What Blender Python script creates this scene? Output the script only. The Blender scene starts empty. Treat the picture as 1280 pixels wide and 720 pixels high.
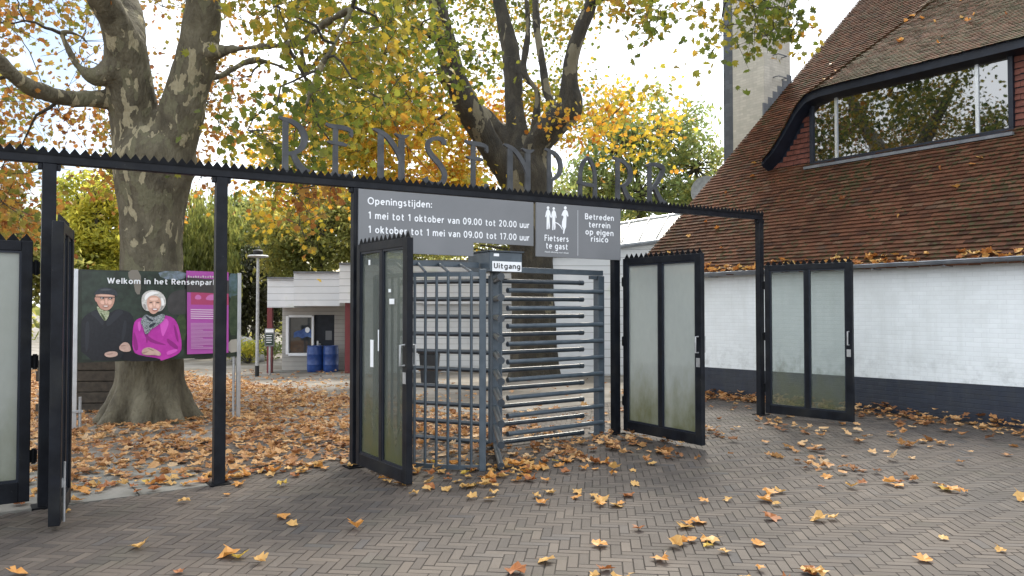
import bpy, math, random
import numpy as np
from mathutils import Vector, Matrix, noise as mnoise
R = math.radians
random.seed(7); rng = np.random.default_rng(7)
S = bpy.context.scene
COL = S.collection
# ------------------------------------------------------------------ camera
FPX, HOR = 960.0, 383.0
PIT = math.atan((HOR - 360.0) / FPX)
CAMH = 1.6
cd = bpy.data.cameras.new("camera"); cam = bpy.data.objects.new("camera", cd); COL.objects.link(cam)
cam.location = (0, 0, CAMH); cam.rotation_euler = (R(90) + PIT, 0, 0)
cd.sensor_width = 36; cd.lens = 27.0; cd.clip_start = 0.05; cd.clip_end = 3000
S.camera = cam
# ------------------------------------------------------------------ sky, sun, exposure
SUN_EL, SUN_AZ = R(46), R(14)          # azimuth measured from +Y towards +X
w = bpy.data.worlds.new("World"); S.world = w; w.use_nodes = True
nt = w.node_tree; nt.nodes.clear()
def N(t, kind, **kw):
    n = t.nodes.new(kind)
    for k, v in kw.items(): setattr(n, k, v)
    return n
sky = N(nt, 'ShaderNodeTexSky'); sky.sky_type = 'NISHITA'; sky.sun_disc = False
sky.sun_elevation = SUN_EL; sky.sun_rotation = SUN_AZ; sky.air_density = 1.0; sky.dust_density = 2.0; sky.ozone_density = 1.0
tc = N(nt, 'ShaderNodeTexCoord'); nz = N(nt, 'ShaderNodeTexNoise'); nz.inputs['Scale'].default_value = 2.3; nz.inputs['Detail'].default_value = 5
cr = N(nt, 'ShaderNodeValToRGB'); cr.color_ramp.elements[0].position = .36; cr.color_ramp.elements[1].position = .50
mx = N(nt, 'ShaderNodeMix', data_type='RGBA'); bg = N(nt, 'ShaderNodeBackground'); wo = N(nt, 'ShaderNodeOutputWorld')
mx.inputs[7].default_value = (10.8, 11.3, 11.9, 1)
nt.links.new(tc.outputs['Generated'], nz.inputs['Vector']); 
gd = N(nt, 'ShaderNodeVectorMath', operation='DOT_PRODUCT'); gd.inputs[1].default_value = Vector((-.57, 1, .20)).normalized(); nt.links.new(tc.outputs['Generated'], gd.inputs[0])
gr_ = N(nt, 'ShaderNodeMapRange'); gr_.inputs[1].default_value = .975; gr_.inputs[2].default_value = 1.0; gr_.inputs[4].default_value = .16; nt.links.new(gd.outputs['Value'], gr_.inputs[0])
gs = N(nt, 'ShaderNodeMath', operation='SUBTRACT'); nt.links.new(nz.outputs[0], gs.inputs[0]); nt.links.new(gr_.outputs[0], gs.inputs[1]); nt.links.new(gs.outputs[0], cr.inputs[0]); nt.links.new(cr.outputs[0], mx.inputs[0])
nt.links.new(sky.outputs[0], mx.inputs[6]); nt.links.new(mx.outputs[2], bg.inputs[0]); nt.links.new(bg.outputs[0], wo.inputs[0])
bg.inputs[1].default_value = 0.10
sl = bpy.data.lights.new("sun", 'SUN'); so = bpy.data.objects.new("sun", sl); COL.objects.link(so)
sl.energy = 3.0; sl.angle = R(18); sl.color = (1, .93, .80)
sd = Vector((math.sin(SUN_AZ)*math.cos(SUN_EL), math.cos(SUN_AZ)*math.cos(SUN_EL), math.sin(SUN_EL)))
so.rotation_euler = sd.to_track_quat('Z', 'Y').to_euler()
S.view_settings.view_transform = 'Standard'; S.view_settings.look = 'None'
S.view_settings.exposure = 1.15; S.view_settings.gamma = 1
S.cycles.max_bounces = 8; S.cycles.transparent_max_bounces = 16

# ------------------------------------------------------------------ geometry of the place
GD = np.array([.8192, .5736]); GN = np.array([-.5736, .8192])      # along the gate, beyond the gate
G0 = np.array([-2.657, 6.95])
WD = np.array([-.5693, .8221]); WS = np.array([.8221, .5693])      # along the house wall (away), into the house
W0 = np.array([6.73, 10.1])
def gdist(x, y): return (x - G0[0]) * GN[0] + (y - G0[1]) * GN[1]
def galong(x, y): return (x - G0[0]) * GD[0] + (y - G0[1]) * GD[1]
def zg(x, y):
    d = gdist(x, y)
    return -.04 * np.clip(d - .3, 0, 20.5)
def gp(a, d, z=0.0):
    p = G0 + a * GD + d * GN; return (p[0], p[1], z)
def hp(t, s, z=0.0):
    p = W0 + t * WD + s * WS; return (p[0], p[1], z)
def ray(u, v):
    cx, cy = (u - 640) / FPX, (360 - v) / FPX
    return np.array([cx, math.cos(PIT) - cy * math.sin(PIT), math.sin(PIT) + cy * math.cos(PIT)])
def P(u, v, y):
    r = ray(u, v); k = y / r[1]; return np.array([r[0] * k, y, CAMH + r[2] * k])
def GR(u, v):
    r = ray(u, v); z = 0.
    for _ in range(12):
        k = (z - CAMH) / r[2]; z = float(zg(r[0] * k, r[1] * k))
    return np.array([r[0] * k, r[1] * k, z])
def onplane(u, v, p, n):
    r = ray(u, v); k = (p[0] * n[0] + p[1] * n[1]) / (r[0] * n[0] + r[1] * n[1])
    return np.array([r[0] * k, r[1] * k, CAMH + r[2] * k])
def ongate(u, v, d=0.0):           # -> (a, z)
    q = onplane(u, v, G0 + d * GN, GN); return galong(q[0], q[1]), q[2]
def onwall(u, v, s=0.0):           # -> (t, z)
    q = onplane(u, v, W0 + s * WS, WS); e = q[:2] - W0; return float(e @ WD), q[2]

# ------------------------------------------------------------------ materials
def L(m, a, b): m.node_tree.links.new(a, b)
def base_mat(name):
    m = bpy.data.materials.new(name); m.use_nodes = True
    return m, m.node_tree.nodes['Principled BSDF'], m.node_tree
def ramp(t, stops, interp='LINEAR'):
    c = N(t, 'ShaderNodeValToRGB'); c.color_ramp.interpolation = interp
    e = c.color_ramp.elements
    while len(e) < len(stops): e.new(.5)
    for i, (p, col) in enumerate(stops): e[i].position = p; e[i].color = (*col, 1)
    return c
def noise(t, scale, detail=4, vec=None, rough=.55, dist=0):
    n = N(t, 'ShaderNodeTexNoise'); n.inputs['Scale'].default_value = scale; n.inputs['Detail'].default_value = detail
    n.inputs['Roughness'].default_value = rough; n.inputs['Distortion'].default_value = dist
    if vec is None:
        tcx = t.nodes.get('TC') or N(t, 'ShaderNodeTexCoord', name='TC'); vec = tcx.outputs['Object']
    t.links.new(vec, n.inputs['Vector']); return n
def bump(t, bsdf, h, strength=.3, dist=.01):
    b = N(t, 'ShaderNodeBump'); b.inputs['Strength'].default_value = strength; b.inputs['Distance'].default_value = dist
    t.links.new(h, b.inputs['Height']); t.links.new(b.outputs[0], bsdf.inputs['Normal']); return b
def mixc(t, f, a, b):
    m = N(t, 'ShaderNodeMix', data_type='RGBA')
    for k, i in ((f, 0), (a, 6), (b, 7)):
        if isinstance(k, (int, float)): m.inputs[i].default_value = k
        elif isinstance(k, tuple): m.inputs[i].default_value = (*k, 1)
        else: t.links.new(k, m.inputs[i])
    return m.outputs[2]
def math_(t, op, a, b=0.0):
    m = N(t, 'ShaderNodeMath', operation=op)
    for k, i in ((a, 0), (b, 1)):
        if isinstance(k, (int, float)): m.inputs[i].default_value = k
        else: t.links.new(k, m.inputs[i])
    return m.outputs[0]
def pm(name, c1, c2=None, scale=6, rough=.6, bs=0, bstr=.3, metal=0, lo=.35, hi=.65, detail=5, spec=.5):
    m, b, t = base_mat(name)
    c2 = c2 or c1
    n = noise(t, scale, detail); r = ramp(t, [(lo, c1), (hi, c2)]); L(m, n.outputs[0], r.inputs[0]); L(m, r.outputs[0], b.inputs['Base Color'])
    b.inputs['Roughness'].default_value = rough; b.inputs['Metallic'].default_value = metal; b.inputs['Specular IOR Level'].default_value = spec
    if bs: bump(t, b, noise(t, bs, 4).outputs[0], bstr)
    return m
def island(t): return N(t, 'ShaderNodeNewGeometry').outputs['Random Per Island']
def leaf_mat(name, stops, nscale=.5, mixn=.55, trans=.6, rough=.5, gain=1.2):
    m, b, t = base_mat(name)
    n = noise(t, nscale, 3); nr = N(t, 'ShaderNodeMapRange'); nr.inputs[1].default_value = .3; nr.inputs[2].default_value = .7
    L(m, n.outputs[0], nr.inputs[0])
    f = N(t, 'ShaderNodeMix'); f.inputs[0].default_value = mixn
    L(m, island(t), f.inputs[2]); L(m, nr.outputs[0], f.inputs[3])
    r = ramp(t, [(p_, tuple(min(q_ * gain, .75) for q_ in c_)) for p_, c_ in stops]); L(m, f.outputs[0], r.inputs[0])
    fine = noise(t, 22, 3); c = mixc(t, math_(t, 'MULTIPLY', fine.outputs[0], .5), r.outputs[0], (.09, .05, .015))
    L(m, c, b.inputs['Base Color']); b.inputs['Roughness'].default_value = rough; b.inputs['Specular IOR Level'].default_value = .3
    tr = N(t, 'ShaderNodeBsdfTranslucent'); L(m, r.outputs[0], tr.inputs[0])
    ms = N(t, 'ShaderNodeMixShader'); ms.inputs[0].default_value = trans
    L(m, b.outputs[0], ms.inputs[1]); L(m, tr.outputs[0], ms.inputs[2]); L(m, ms.outputs[0], t.nodes['Material Output'].inputs[0])
    return m
def dotc(t, vec, ax):
    d = N(t, 'ShaderNodeVectorMath', operation='DOT_PRODUCT'); t.links.new(vec, d.inputs[0]); d.inputs[1].default_value = ax; return d.outputs['Value']

M = {}
M['black'] = pm('black_paint', (.004, .005, .008), (.009, .011, .016), 9, .48, 40, .08, spec=.18)
def scuff(m):
    t = m.node_tree; b = t.nodes['Principled BSDF']; l = b.inputs['Base Color'].links[0].from_socket
    n = noise(t, 22, 8, None, .72); r = ramp(t, [(.66, (0, 0, 0)), (.72, (1, 1, 1))]); L(m, n.outputs[0], r.inputs[0])
    n2 = noise(t, 2.5, 4); r2 = ramp(t, [(.5, (0, 0, 0)), (.75, (1, 1, 1))]); L(m, n2.outputs[0], r2.inputs[0])
    c = mixc(t, math_(t, 'MULTIPLY', r.outputs[0], .6), l, (.10, .105, .11)); c = mixc(t, math_(t, 'MULTIPLY', r2.outputs[0], .35), c, (.040, .040, .034)); L(m, c, b.inputs['Base Color'])
scuff(M['black'])
M['spike'] = pm('spike_paint', (.003, .0035, .005), (.007, .008, .010), 12, .6, spec=.12)
M['letter'] = pm('letter_steel', (.030, .033, .037), (.060, .064, .070), 7, .5, 30, .05, spec=.35)
M['blue_steel'] = pm('turnstile_paint', (.048, .066, .084), (.072, .094, .116), 8, .38, 45, .08)
M['dark_tube'] = pm('rotor_paint', (.016, .024, .033), (.036, .048, .062), 10, .33, 50, .08)
M['navy'] = pm('navy_wood', (.008, .011, .019), (.013, .018, .030), 6, .45, spec=.3)
M['sign_grey'] = pm('sign_grey', (.150, .157, .168), (.176, .183, .195), 1.6, .45)
M['white'] = pm('white_print', (.80, .82, .85), None, 3, .5)
M['ink'] = pm('black_print', (.015, .015, .018), None, 3, .5)
M['alu'] = pm('aluminium', (.50, .52, .54), (.60, .62, .64), 5, .35, 0, .3, .8)
M['galv'] = pm('galvanised', (.32, .33, .34), (.46, .47, .48), 14, .45, 0, .3, .6)
M['zinc'] = pm('zinc_gutter', (.17, .19, .22), (.26, .28, .31), 5, .5, 0, .3, .4)
M['red_post'] = pm('red_post', (.14, .018, .022), (.17, .025, .028), 5, .5)
M['barrel'] = pm('blue_plastic', (.010, .040, .17), (.022, .062, .23), 7, .4)
M['bin'] = pm('bin_plastic', (.012, .013, .015), (.022, .023, .026), 5, .5)
M['rubber'] = pm('black_rubber', (.008, .008, .009), None, 5, .7)
M['sleeper'] = pm('old_timber', (.030, .024, .018), (.065, .052, .038), 9, .85, 30, .5)
M['boulder'] = pm('boulder', (.20, .20, .19), (.34, .33, .31), 4, .85, 12, .6)
M['lead'] = pm('lead_flashing', (.10, .11, .125), (.16, .17, .185), 6, .55)
M['concrete'] = pm('concrete_slab', (.10, .098, .085), (.18, .172, .155), 3, .85, 40, .25)
M['glass_dark'] = None
def darkglass(name, rough=.02, col=(.006, .008, .010), ior=2.0):
    m, b, t = base_mat(name); b.inputs['Base Color'].default_value = (*col, 1); b.inputs['Roughness'].default_value = rough
    b.inputs['IOR'].default_value = ior; b.inputs['Coat Weight'].default_value = .6; b.inputs['Coat Roughness'].default_value = .01
    n = noise(t, 1.4, 2); bump(t, b, n.outputs[0], .02, .02); return m
M['glass_dark'] = darkglass('window_glass', .015, (.004, .006, .008), 2.7)
def frosted(name, clear, body, algae=.6, seed=0.):
    """weathered panel glass: part see-through, part milky, algae film creeping up from the bottom rail"""
    m, b, t = base_mat(name)
    tcx = N(t, 'ShaderNodeTexCoord', name='TC'); sep = N(t, 'ShaderNodeSeparateXYZ'); L(m, tcx.outputs['Object'], sep.inputs[0])
    mp = N(t, 'ShaderNodeMapping'); mp.inputs['Location'].default_value = (seed, seed, 0); mp.inputs['Scale'].default_value = (1, 1, .45); L(m, tcx.outputs['Object'], mp.inputs[0])
    n1 = noise(t, 4.5, 6, mp.outputs[0], .65); n2 = noise(t, 16, 4, mp.outputs[0])
    h = math_(t, 'SUBTRACT', .85, sep.outputs[2]); h = math_(t, 'MULTIPLY', h, 1.0)
    a = math_(t, 'ADD', h, math_(t, 'MULTIPLY', math_(t, 'SUBTRACT', n1.outputs[0], .5), 1.6)); 
    rg = N(t, 'ShaderNodeMapRange'); rg.inputs[1].default_value = .05; rg.inputs[2].default_value = .8; rg.inputs[4].default_value = algae; L(m, a, rg.inputs[0])
    col = mixc(t, rg.outputs[0], body, (.15, .155, .035)); col = mixc(t, math_(t, 'MULTIPLY', n2.outputs[0], .25), col, (.20, .22, .20))
    L(m, col, b.inputs['Base Color']); b.inputs['Roughness'].default_value = .22
    tl = N(t, 'ShaderNodeBsdfTranslucent'); L(m, col, tl.inputs[0])
    s1 = N(t, 'ShaderNodeMixShader'); s1.inputs[0].default_value = .6; L(m, b.outputs[0], s1.inputs[1]); L(m, tl.outputs[0], s1.inputs[2])
    tp = N(t, 'ShaderNodeBsdfTransparent'); tp.inputs[0].default_value = (.86, .89, .88, 1)
    s2 = N(t, 'ShaderNodeMixShader')
    f = math_(t, 'MULTIPLY', math_(t, 'SUBTRACT', 1.0, math_(t, 'MULTIPLY', rg.outputs[0], .75)), clear)
    L(m, f, s2.inputs[0]); L(m, s1.outputs[0], s2.inputs[1]); L(m, tp.outputs[0], s2.inputs[2])
    L(m, s2.outputs[0], t.nodes['Material Output'].inputs[0]); return m
M['pane_left'] = frosted('pane_milky_left', .12, (.52, .55, .53), .5, 3.)
M['pane_green'] = frosted('pane_green', .42, (.15, .17, .16), .8, 11.)
M['pane_milky'] = frosted('pane_milky', .30, (.50, .53, .52), .8, 23.)
M['pane_clear'] = frosted('pane_clear', .80, (.24, .27, .26), .7, 37.)

def brick_paint(name, c1, c2, dirt, bw=.21, bh=.065, axis=(WD[0], WD[1], 0), bstr=.5):
    m, b, t = base_mat(name)
    tcx = N(t, 'ShaderNodeTexCoord', name='TC'); sep = N(t, 'ShaderNodeSeparateXYZ'); L(m, tcx.outputs['Object'], sep.inputs[0])
    cb = N(t, 'ShaderNodeCombineXYZ'); L(m, dotc(t, tcx.outputs['Object'], axis), cb.inputs[0]); L(m, sep.outputs[2], cb.inputs[1])
    br = N(t, 'ShaderNodeTexBrick'); L(m, cb.outputs[0], br.inputs['Vector']); br.inputs['Scale'].default_value = 1
    br.inputs['Brick Width'].default_value = bw; br.inputs['Row Height'].default_value = bh; br.inputs['Mortar Size'].default_value = .006; br.inputs['Mortar Smooth'].default_value = .6
    br.inputs['Color1'].default_value = (*c1, 1); br.inputs['Color2'].default_value = (*c2, 1); br.inputs['Mortar'].default_value = (*[x * .93 for x in c1], 1)
    n = noise(t, 1.3, 6, None, .65); r = ramp(t, [(.45, (0, 0, 0)), (.75, (1, 1, 1))]); L(m, n.outputs[0], r.inputs[0])
    st = N(t, 'ShaderNodeMapping'); st.inputs['Scale'].default_value = (3, 3, .35); L(m, tcx.outputs['Object'], st.inputs[0])
    n3 = noise(t, 2.2, 5, st.outputs[0]); r3 = ramp(t, [(.5, (0, 0, 0)), (.8, (1, 1, 1))]); L(m, n3.outputs[0], r3.inputs[0])
    c = mixc(t, math_(t, 'MULTIPLY', r.outputs[0], .65), br.outputs[0], dirt); c = mixc(t, math_(t, 'MULTIPLY', r3.outputs[0], .6), c, dirt)
    gz = N(t, 'ShaderNodeMapRange'); gz.inputs[1].default_value = 1.05; gz.inputs[2].default_value = .45; L(m, sep.outputs[2], gz.inputs[0]); gn = noise(t, 6, 7, None, .7); gr = ramp(t, [(.48, (0, 0, 0)), (.66, (1, 1, 1))]); L(m, gn.outputs[0], gr.inputs[0])
    c = mixc(t, math_(t, 'MULTIPLY', math_(t, 'MULTIPLY', gz.outputs[0], gr.outputs[0]), .55), c, tuple(x * .55 for x in dirt))
    L(m, c, b.inputs['Base Color']); b.inputs['Roughness'].default_value = .62
    h = math_(t, 'SUBTRACT', math_(t, 'MULTIPLY', noise(t, 25, 3).outputs[0], .4), br.outputs['Fac']); bump(t, b, h, bstr, .012); return m
M['white_brick'] = brick_paint('white_painted_brick', (.74, .78, .80), (.78, .82, .84), (.60, .63, .63), bstr=.28)
M['navy_brick'] = brick_paint('navy_painted_brick', (.014, .020, .036), (.020, .028, .046), (.045, .05, .058))
M['cream_brick'] = brick_paint('cream_brick', (.44, .42, .36), (.56, .53, .46), (.36, .34, .30), .21, .065, (WD[0] + WS[0], WD[1] + WS[1], 0))
M['slate'] = brick_paint('slate_strip', (.065, .075, .09), (.10, .11, .125), (.05, .055, .06), .25, .12)
def boards(name, c1, c2, dirt, pitch=.19, bstr=.8):
    m, b, t = base_mat(name)
    tcx = N(t, 'ShaderNodeTexCoord', name='TC'); sep = N(t, 'ShaderNodeSeparateXYZ'); L(m, tcx.outputs['Object'], sep.inputs[0])
    f = math_(t, 'FRACT', math_(t, 'DIVIDE', sep.outputs[2], pitch)); gr = math_(t, 'LESS_THAN', f, .09)
    n = noise(t, .8, 6); r = ramp(t, [(.42, c1), (.6, c2), (.8, dirt)]); L(m, n.outputs[0], r.inputs[0])
    c = mixc(t, math_(t, 'MULTIPLY', gr, .6), r.outputs[0], tuple(x * .35 for x in c1)); L(m, c, b.inputs['Base Color']); b.inputs['Roughness'].default_value = .55
    bump(t, b, f, bstr, .02); return m
M['boards'] = boards('white_boards', (.62, .64, .66), (.70, .72, .73), (.42, .46, .36))
M['fascia'] = boards('fascia_boards', (.62, .65, .69), (.70, .72, .75), (.50, .56, .42), .24)
def pavers():
    m, b, t = base_mat('clay_pavers')
    r = ramp(t, [(0, (.046, .040, .037)), (.10, (.056, .047, .042)), (.5, (.070, .059, .051)), (.82, (.083, .069, .059)), (.94, (.100, .084, .071)), (1, (.050, .048, .050))])
    L(m, island(t), r.inputs[0])
    n = noise(t, .55, 5); rr = ramp(t, [(.32, (.60, .60, .62)), (.52, (1.0, .97, .94)), (.72, (1.26, 1.2, 1.13))]); L(m, n.outputs[0], rr.inputs[0])
    mu = N(t, 'ShaderNodeMix', data_type='RGBA', blend_type='MULTIPLY'); mu.inputs[0].default_value = 1; L(m, r.outputs[0], mu.inputs[6]); L(m, rr.outputs[0], mu.inputs[7])
    n2 = noise(t, 60, 4); c = mixc(t, math_(t, 'MULTIPLY', n2.outputs[0], .35), mu.outputs[2], (.10, .09, .085))
    n3 = noise(t, 1.7, 5); r3 = ramp(t, [(.55, (0, 0, 0)), (.72, (1, 1, 1))]); L(m, n3.outputs[0], r3.inputs[0])
    c = mixc(t, math_(t, 'MULTIPLY', r3.outputs[0], .22), c, (.085, .088, .062))
    L(m, c, b.inputs['Base Color'])
    rn = N(t, 'ShaderNodeMapRange'); L(m, n3.outputs[0], rn.inputs[0]); rn.inputs[3].default_value = .5; rn.inputs[4].default_value = .85; L(m, rn.outputs[0], b.inputs['Roughness'])
    b.inputs['Specular IOR Level'].default_value = .22; bump(t, b, noise(t, 90, 4).outputs[0], .35, .004); return m
M['pavers'] = pavers()
M['joint'] = pm('joint_sand', (.022, .020, .017), (.046, .041, .034), 12, .95)
M['ground'] = pm('ground_gravel', (.11, .095, .075), (.24, .22, .195), .7, .95, 30, .6)
def roof_tiles(name, mosslo, mosshi):
    m, b, t = base_mat(name)
    r = ramp(t, [(0, (.055, .027, .019)), (.15, (.085, .038, .023)), (.5, (.112, .049, .029)), (.85, (.140, .062, .036)), (.96, (.13, .078, .05)), (1, (.06, .037, .028))]); L(m, island(t), r.inputs[0])
    n = noise(t, .55, 6, None, .62); rr = ramp(t, [(.3, (.55, .6, .62)), (.7, (1.15, 1.05, 1.0))]); L(m, n.outputs[0], rr.inputs[0])
    mu = N(t, 'ShaderNodeMix', data_type='RGBA', blend_type='MULTIPLY'); mu.inputs[0].default_value = 1; L(m, r.outputs[0], mu.inputs[6]); L(m, rr.outputs[0], mu.inputs[7])
    n2 = noise(t, 1.1, 7, None, .75, .4); n3 = noise(t, 14, 4)
    f = math_(t, 'ADD', n2.outputs[0], math_(t, 'MULTIPLY', math_(t, 'SUBTRACT', n3.outputs[0], .5), 1.15)); mr = ramp(t, [(mosslo, (0, 0, 0)), (mosshi, (1, 1, 1))]); L(m, f, mr.inputs[0])
    mc = mixc(t, n3.outputs[0], (.018, .020, .008), (.062, .060, .028)); c = mixc(t, math_(t, 'MULTIPLY', mr.outputs[0], .9), mu.outputs[2], mc)
    L(m, c, b.inputs['Base Color']); b.inputs['Roughness'].default_value = .9; b.inputs['Specular IOR Level'].default_value = .12; bump(t, b, n3.outputs[0], .4, .01); return m
M['roof'] = roof_tiles('clay_roof_tiles', .54, .66)
M['roof_moss'] = roof_tiles('mossy_roof_tiles', .40, .60)
M['red_tile'] = pm('tile_hanging', (.10, .03, .02), (.16, .05, .033), 8, .75, 20, .4)
def bark(name, stops, sc=3.2, z=.38, plates=None):
    m, b, t = base_mat(name)
    tcx = N(t, 'ShaderNodeTexCoord', name='TC'); mp = N(t, 'ShaderNodeMapping'); mp.inputs['Scale'].default_value = (1, 1, z); L(m, tcx.outputs['Object'], mp.inputs[0])
    n = noise(t, sc, 7, mp.outputs[0], .62, .25); r = ramp(t, stops); L(m, n.outputs[0], r.inputs[0]); col = r.outputs[0]; ph = None
    n2 = noise(t, 26, 5, mp.outputs[0])
    if plates:                                    # flaking plates: some freshly bare and cream, some olive
        wv = N(t, 'ShaderNodeVectorMath', operation='MULTIPLY_ADD'); wn = noise(t, 5, 4, mp.outputs[0]); L(m, wn.outputs[1], wv.inputs[0]); wv.inputs[1].default_value = (.30, .30, .30); L(m, mp.outputs[0], wv.inputs[2])
        for sc_, thr, c_, reg in plates:
            vo = N(t, 'ShaderNodeTexVoronoi'); vo.inputs['Scale'].default_value = sc_; L(m, wv.outputs[0], vo.inputs['Vector']); sx = N(t, 'ShaderNodeSeparateColor'); L(m, vo.outputs['Color'], sx.inputs[0])
            rg = noise(t, 1.1, 3, None); f = math_(t, 'ADD', sx.outputs[0], math_(t, 'MULTIPLY', math_(t, 'SUBTRACT', rg.outputs[0], .5), reg)); hz = N(t, 'ShaderNodeSeparateXYZ'); L(m, tcx.outputs['Object'], hz.inputs[0]); hm = N(t, 'ShaderNodeMapRange'); hm.inputs[1].default_value = .5; hm.inputs[2].default_value = 1.9; hm.inputs[3].default_value = -.35; hm.inputs[4].default_value = 0.; L(m, hz.outputs[2], hm.inputs[0])
            g = math_(t, 'GREATER_THAN', math_(t, 'ADD', f, hm.outputs[0]), thr)
            col = mixc(t, math_(t, 'MULTIPLY', g, .85), col, c_); ph = g if ph is None else math_(t, 'ADD', ph, g)
    c = mixc(t, math_(t, 'MULTIPLY', n2.outputs[0], .4), col, (.045, .042, .03))
    L(m, c, b.inputs['Base Color']); b.inputs['Roughness'].default_value = .85
    h = math_(t, 'ADD', math_(t, 'MULTIPLY', n.outputs[0], -.8), n2.outputs[0])
    if ph is not None: h = math_(t, 'SUBTRACT', h, math_(t, 'MULTIPLY', ph, .35))
    bump(t, b, h, .9, .05); return m
M['bark'] = bark('plane_bark', [(.30, (.045, .036, .023)), (.42, (.092, .078, .050)), (.55, (.140, .122, .080)), (.7, (.185, .165, .112))], 4.5, .45, [(7.0, .78, (.16, .15, .09), .8), (10.5, .90, (.42, .37, .24), 1.1)])
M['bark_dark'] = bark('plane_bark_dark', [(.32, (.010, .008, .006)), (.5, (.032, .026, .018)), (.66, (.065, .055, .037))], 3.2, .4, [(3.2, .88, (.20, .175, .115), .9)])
M['bark_plain'] = bark('plain_bark', [(.3, (.02, .017, .013)), (.6, (.055, .046, .035)), (.8, (.09, .075, .055))], 5)
# leaf palettes (autumn): dark green, green, olive, yellow, orange, brown
M['leaf_orange'] = leaf_mat('leaves_orange', [(.12, (.19, .070, .022)), (.30, (.33, .135, .035)), (.48, (.36, .20, .045)), (.62, (.24, .20, .04)), (.85, (.12, .15, .03))], .45)
M['leaf_green'] = leaf_mat('leaves_green', [(.12, (.055, .085, .018)), (.36, (.11, .145, .025)), (.54, (.20, .20, .030)), (.70, (.38, .28, .035)), (.9, (.34, .155, .025))], .40)
M['leaf_yellow'] = leaf_mat('leaves_yellow', [(.12, (.10, .125, .022)), (.35, (.28, .24, .03)), (.52, (.48, .34, .035)), (.68, (.52, .26, .03)), (.85, (.33, .12, .02))], .5, gain=1.45)
M['leaf_oak'] = leaf_mat('leaves_oak', [(.15, (.050, .075, .028)), (.45, (.10, .13, .045)), (.7, (.17, .185, .06)), (.9, (.27, .22, .055))], .3, trans=.72, gain=1.95)
M['leaf_olive'] = leaf_mat('leaves_olive', [(.15, (.055, .065, .020)), (.5, (.115, .12, .036)), (.8, (.23, .20, .055))], .3, trans=.72, gain=2.47)
M['leaf_lime'] = leaf_mat('leaves_lime', [(.15, (.14, .16, .03)), (.5, (.27, .26, .045)), (.8, (.42, .33, .05)), (.95, (.44, .24, .04))], .35, trans=.72, gain=1.95)
M['leaf_willow'] = leaf_mat('leaves_willow', [(.15, (.075, .095, .03)), (.5, (.15, .165, .045)), (.85, (.25, .235, .065))], .3, trans=.72, gain=1.69)
M['leaf_conifer'] = leaf_mat('leaves_conifer', [(.15, (.012, .018, .009)), (.5, (.028, .040, .016)), (.85, (.055, .065, .022))], .3, .5, .2)
M['leaf_fallen'] = leaf_mat('leaves_fallen', [(.08, (.13, .045, .018)), (.28, (.32, .115, .03)), (.46, (.46, .20, .05)), (.62, (.58, .31, .09)), (.8, (.62, .42, .16)), (.95, (.30, .14, .055))], 1.2, .3, .25, .5)
M['leaf_litter'] = leaf_mat('leaves_litter', [(.08, (.10, .040, .022)), (.28, (.24, .105, .042)), (.5, (.40, .20, .075)), (.74, (.54, .33, .15)), (.9, (.50, .36, .22)), (.97, (.20, .10, .055))], .8, .35, .2, .55, 1.25)

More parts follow.
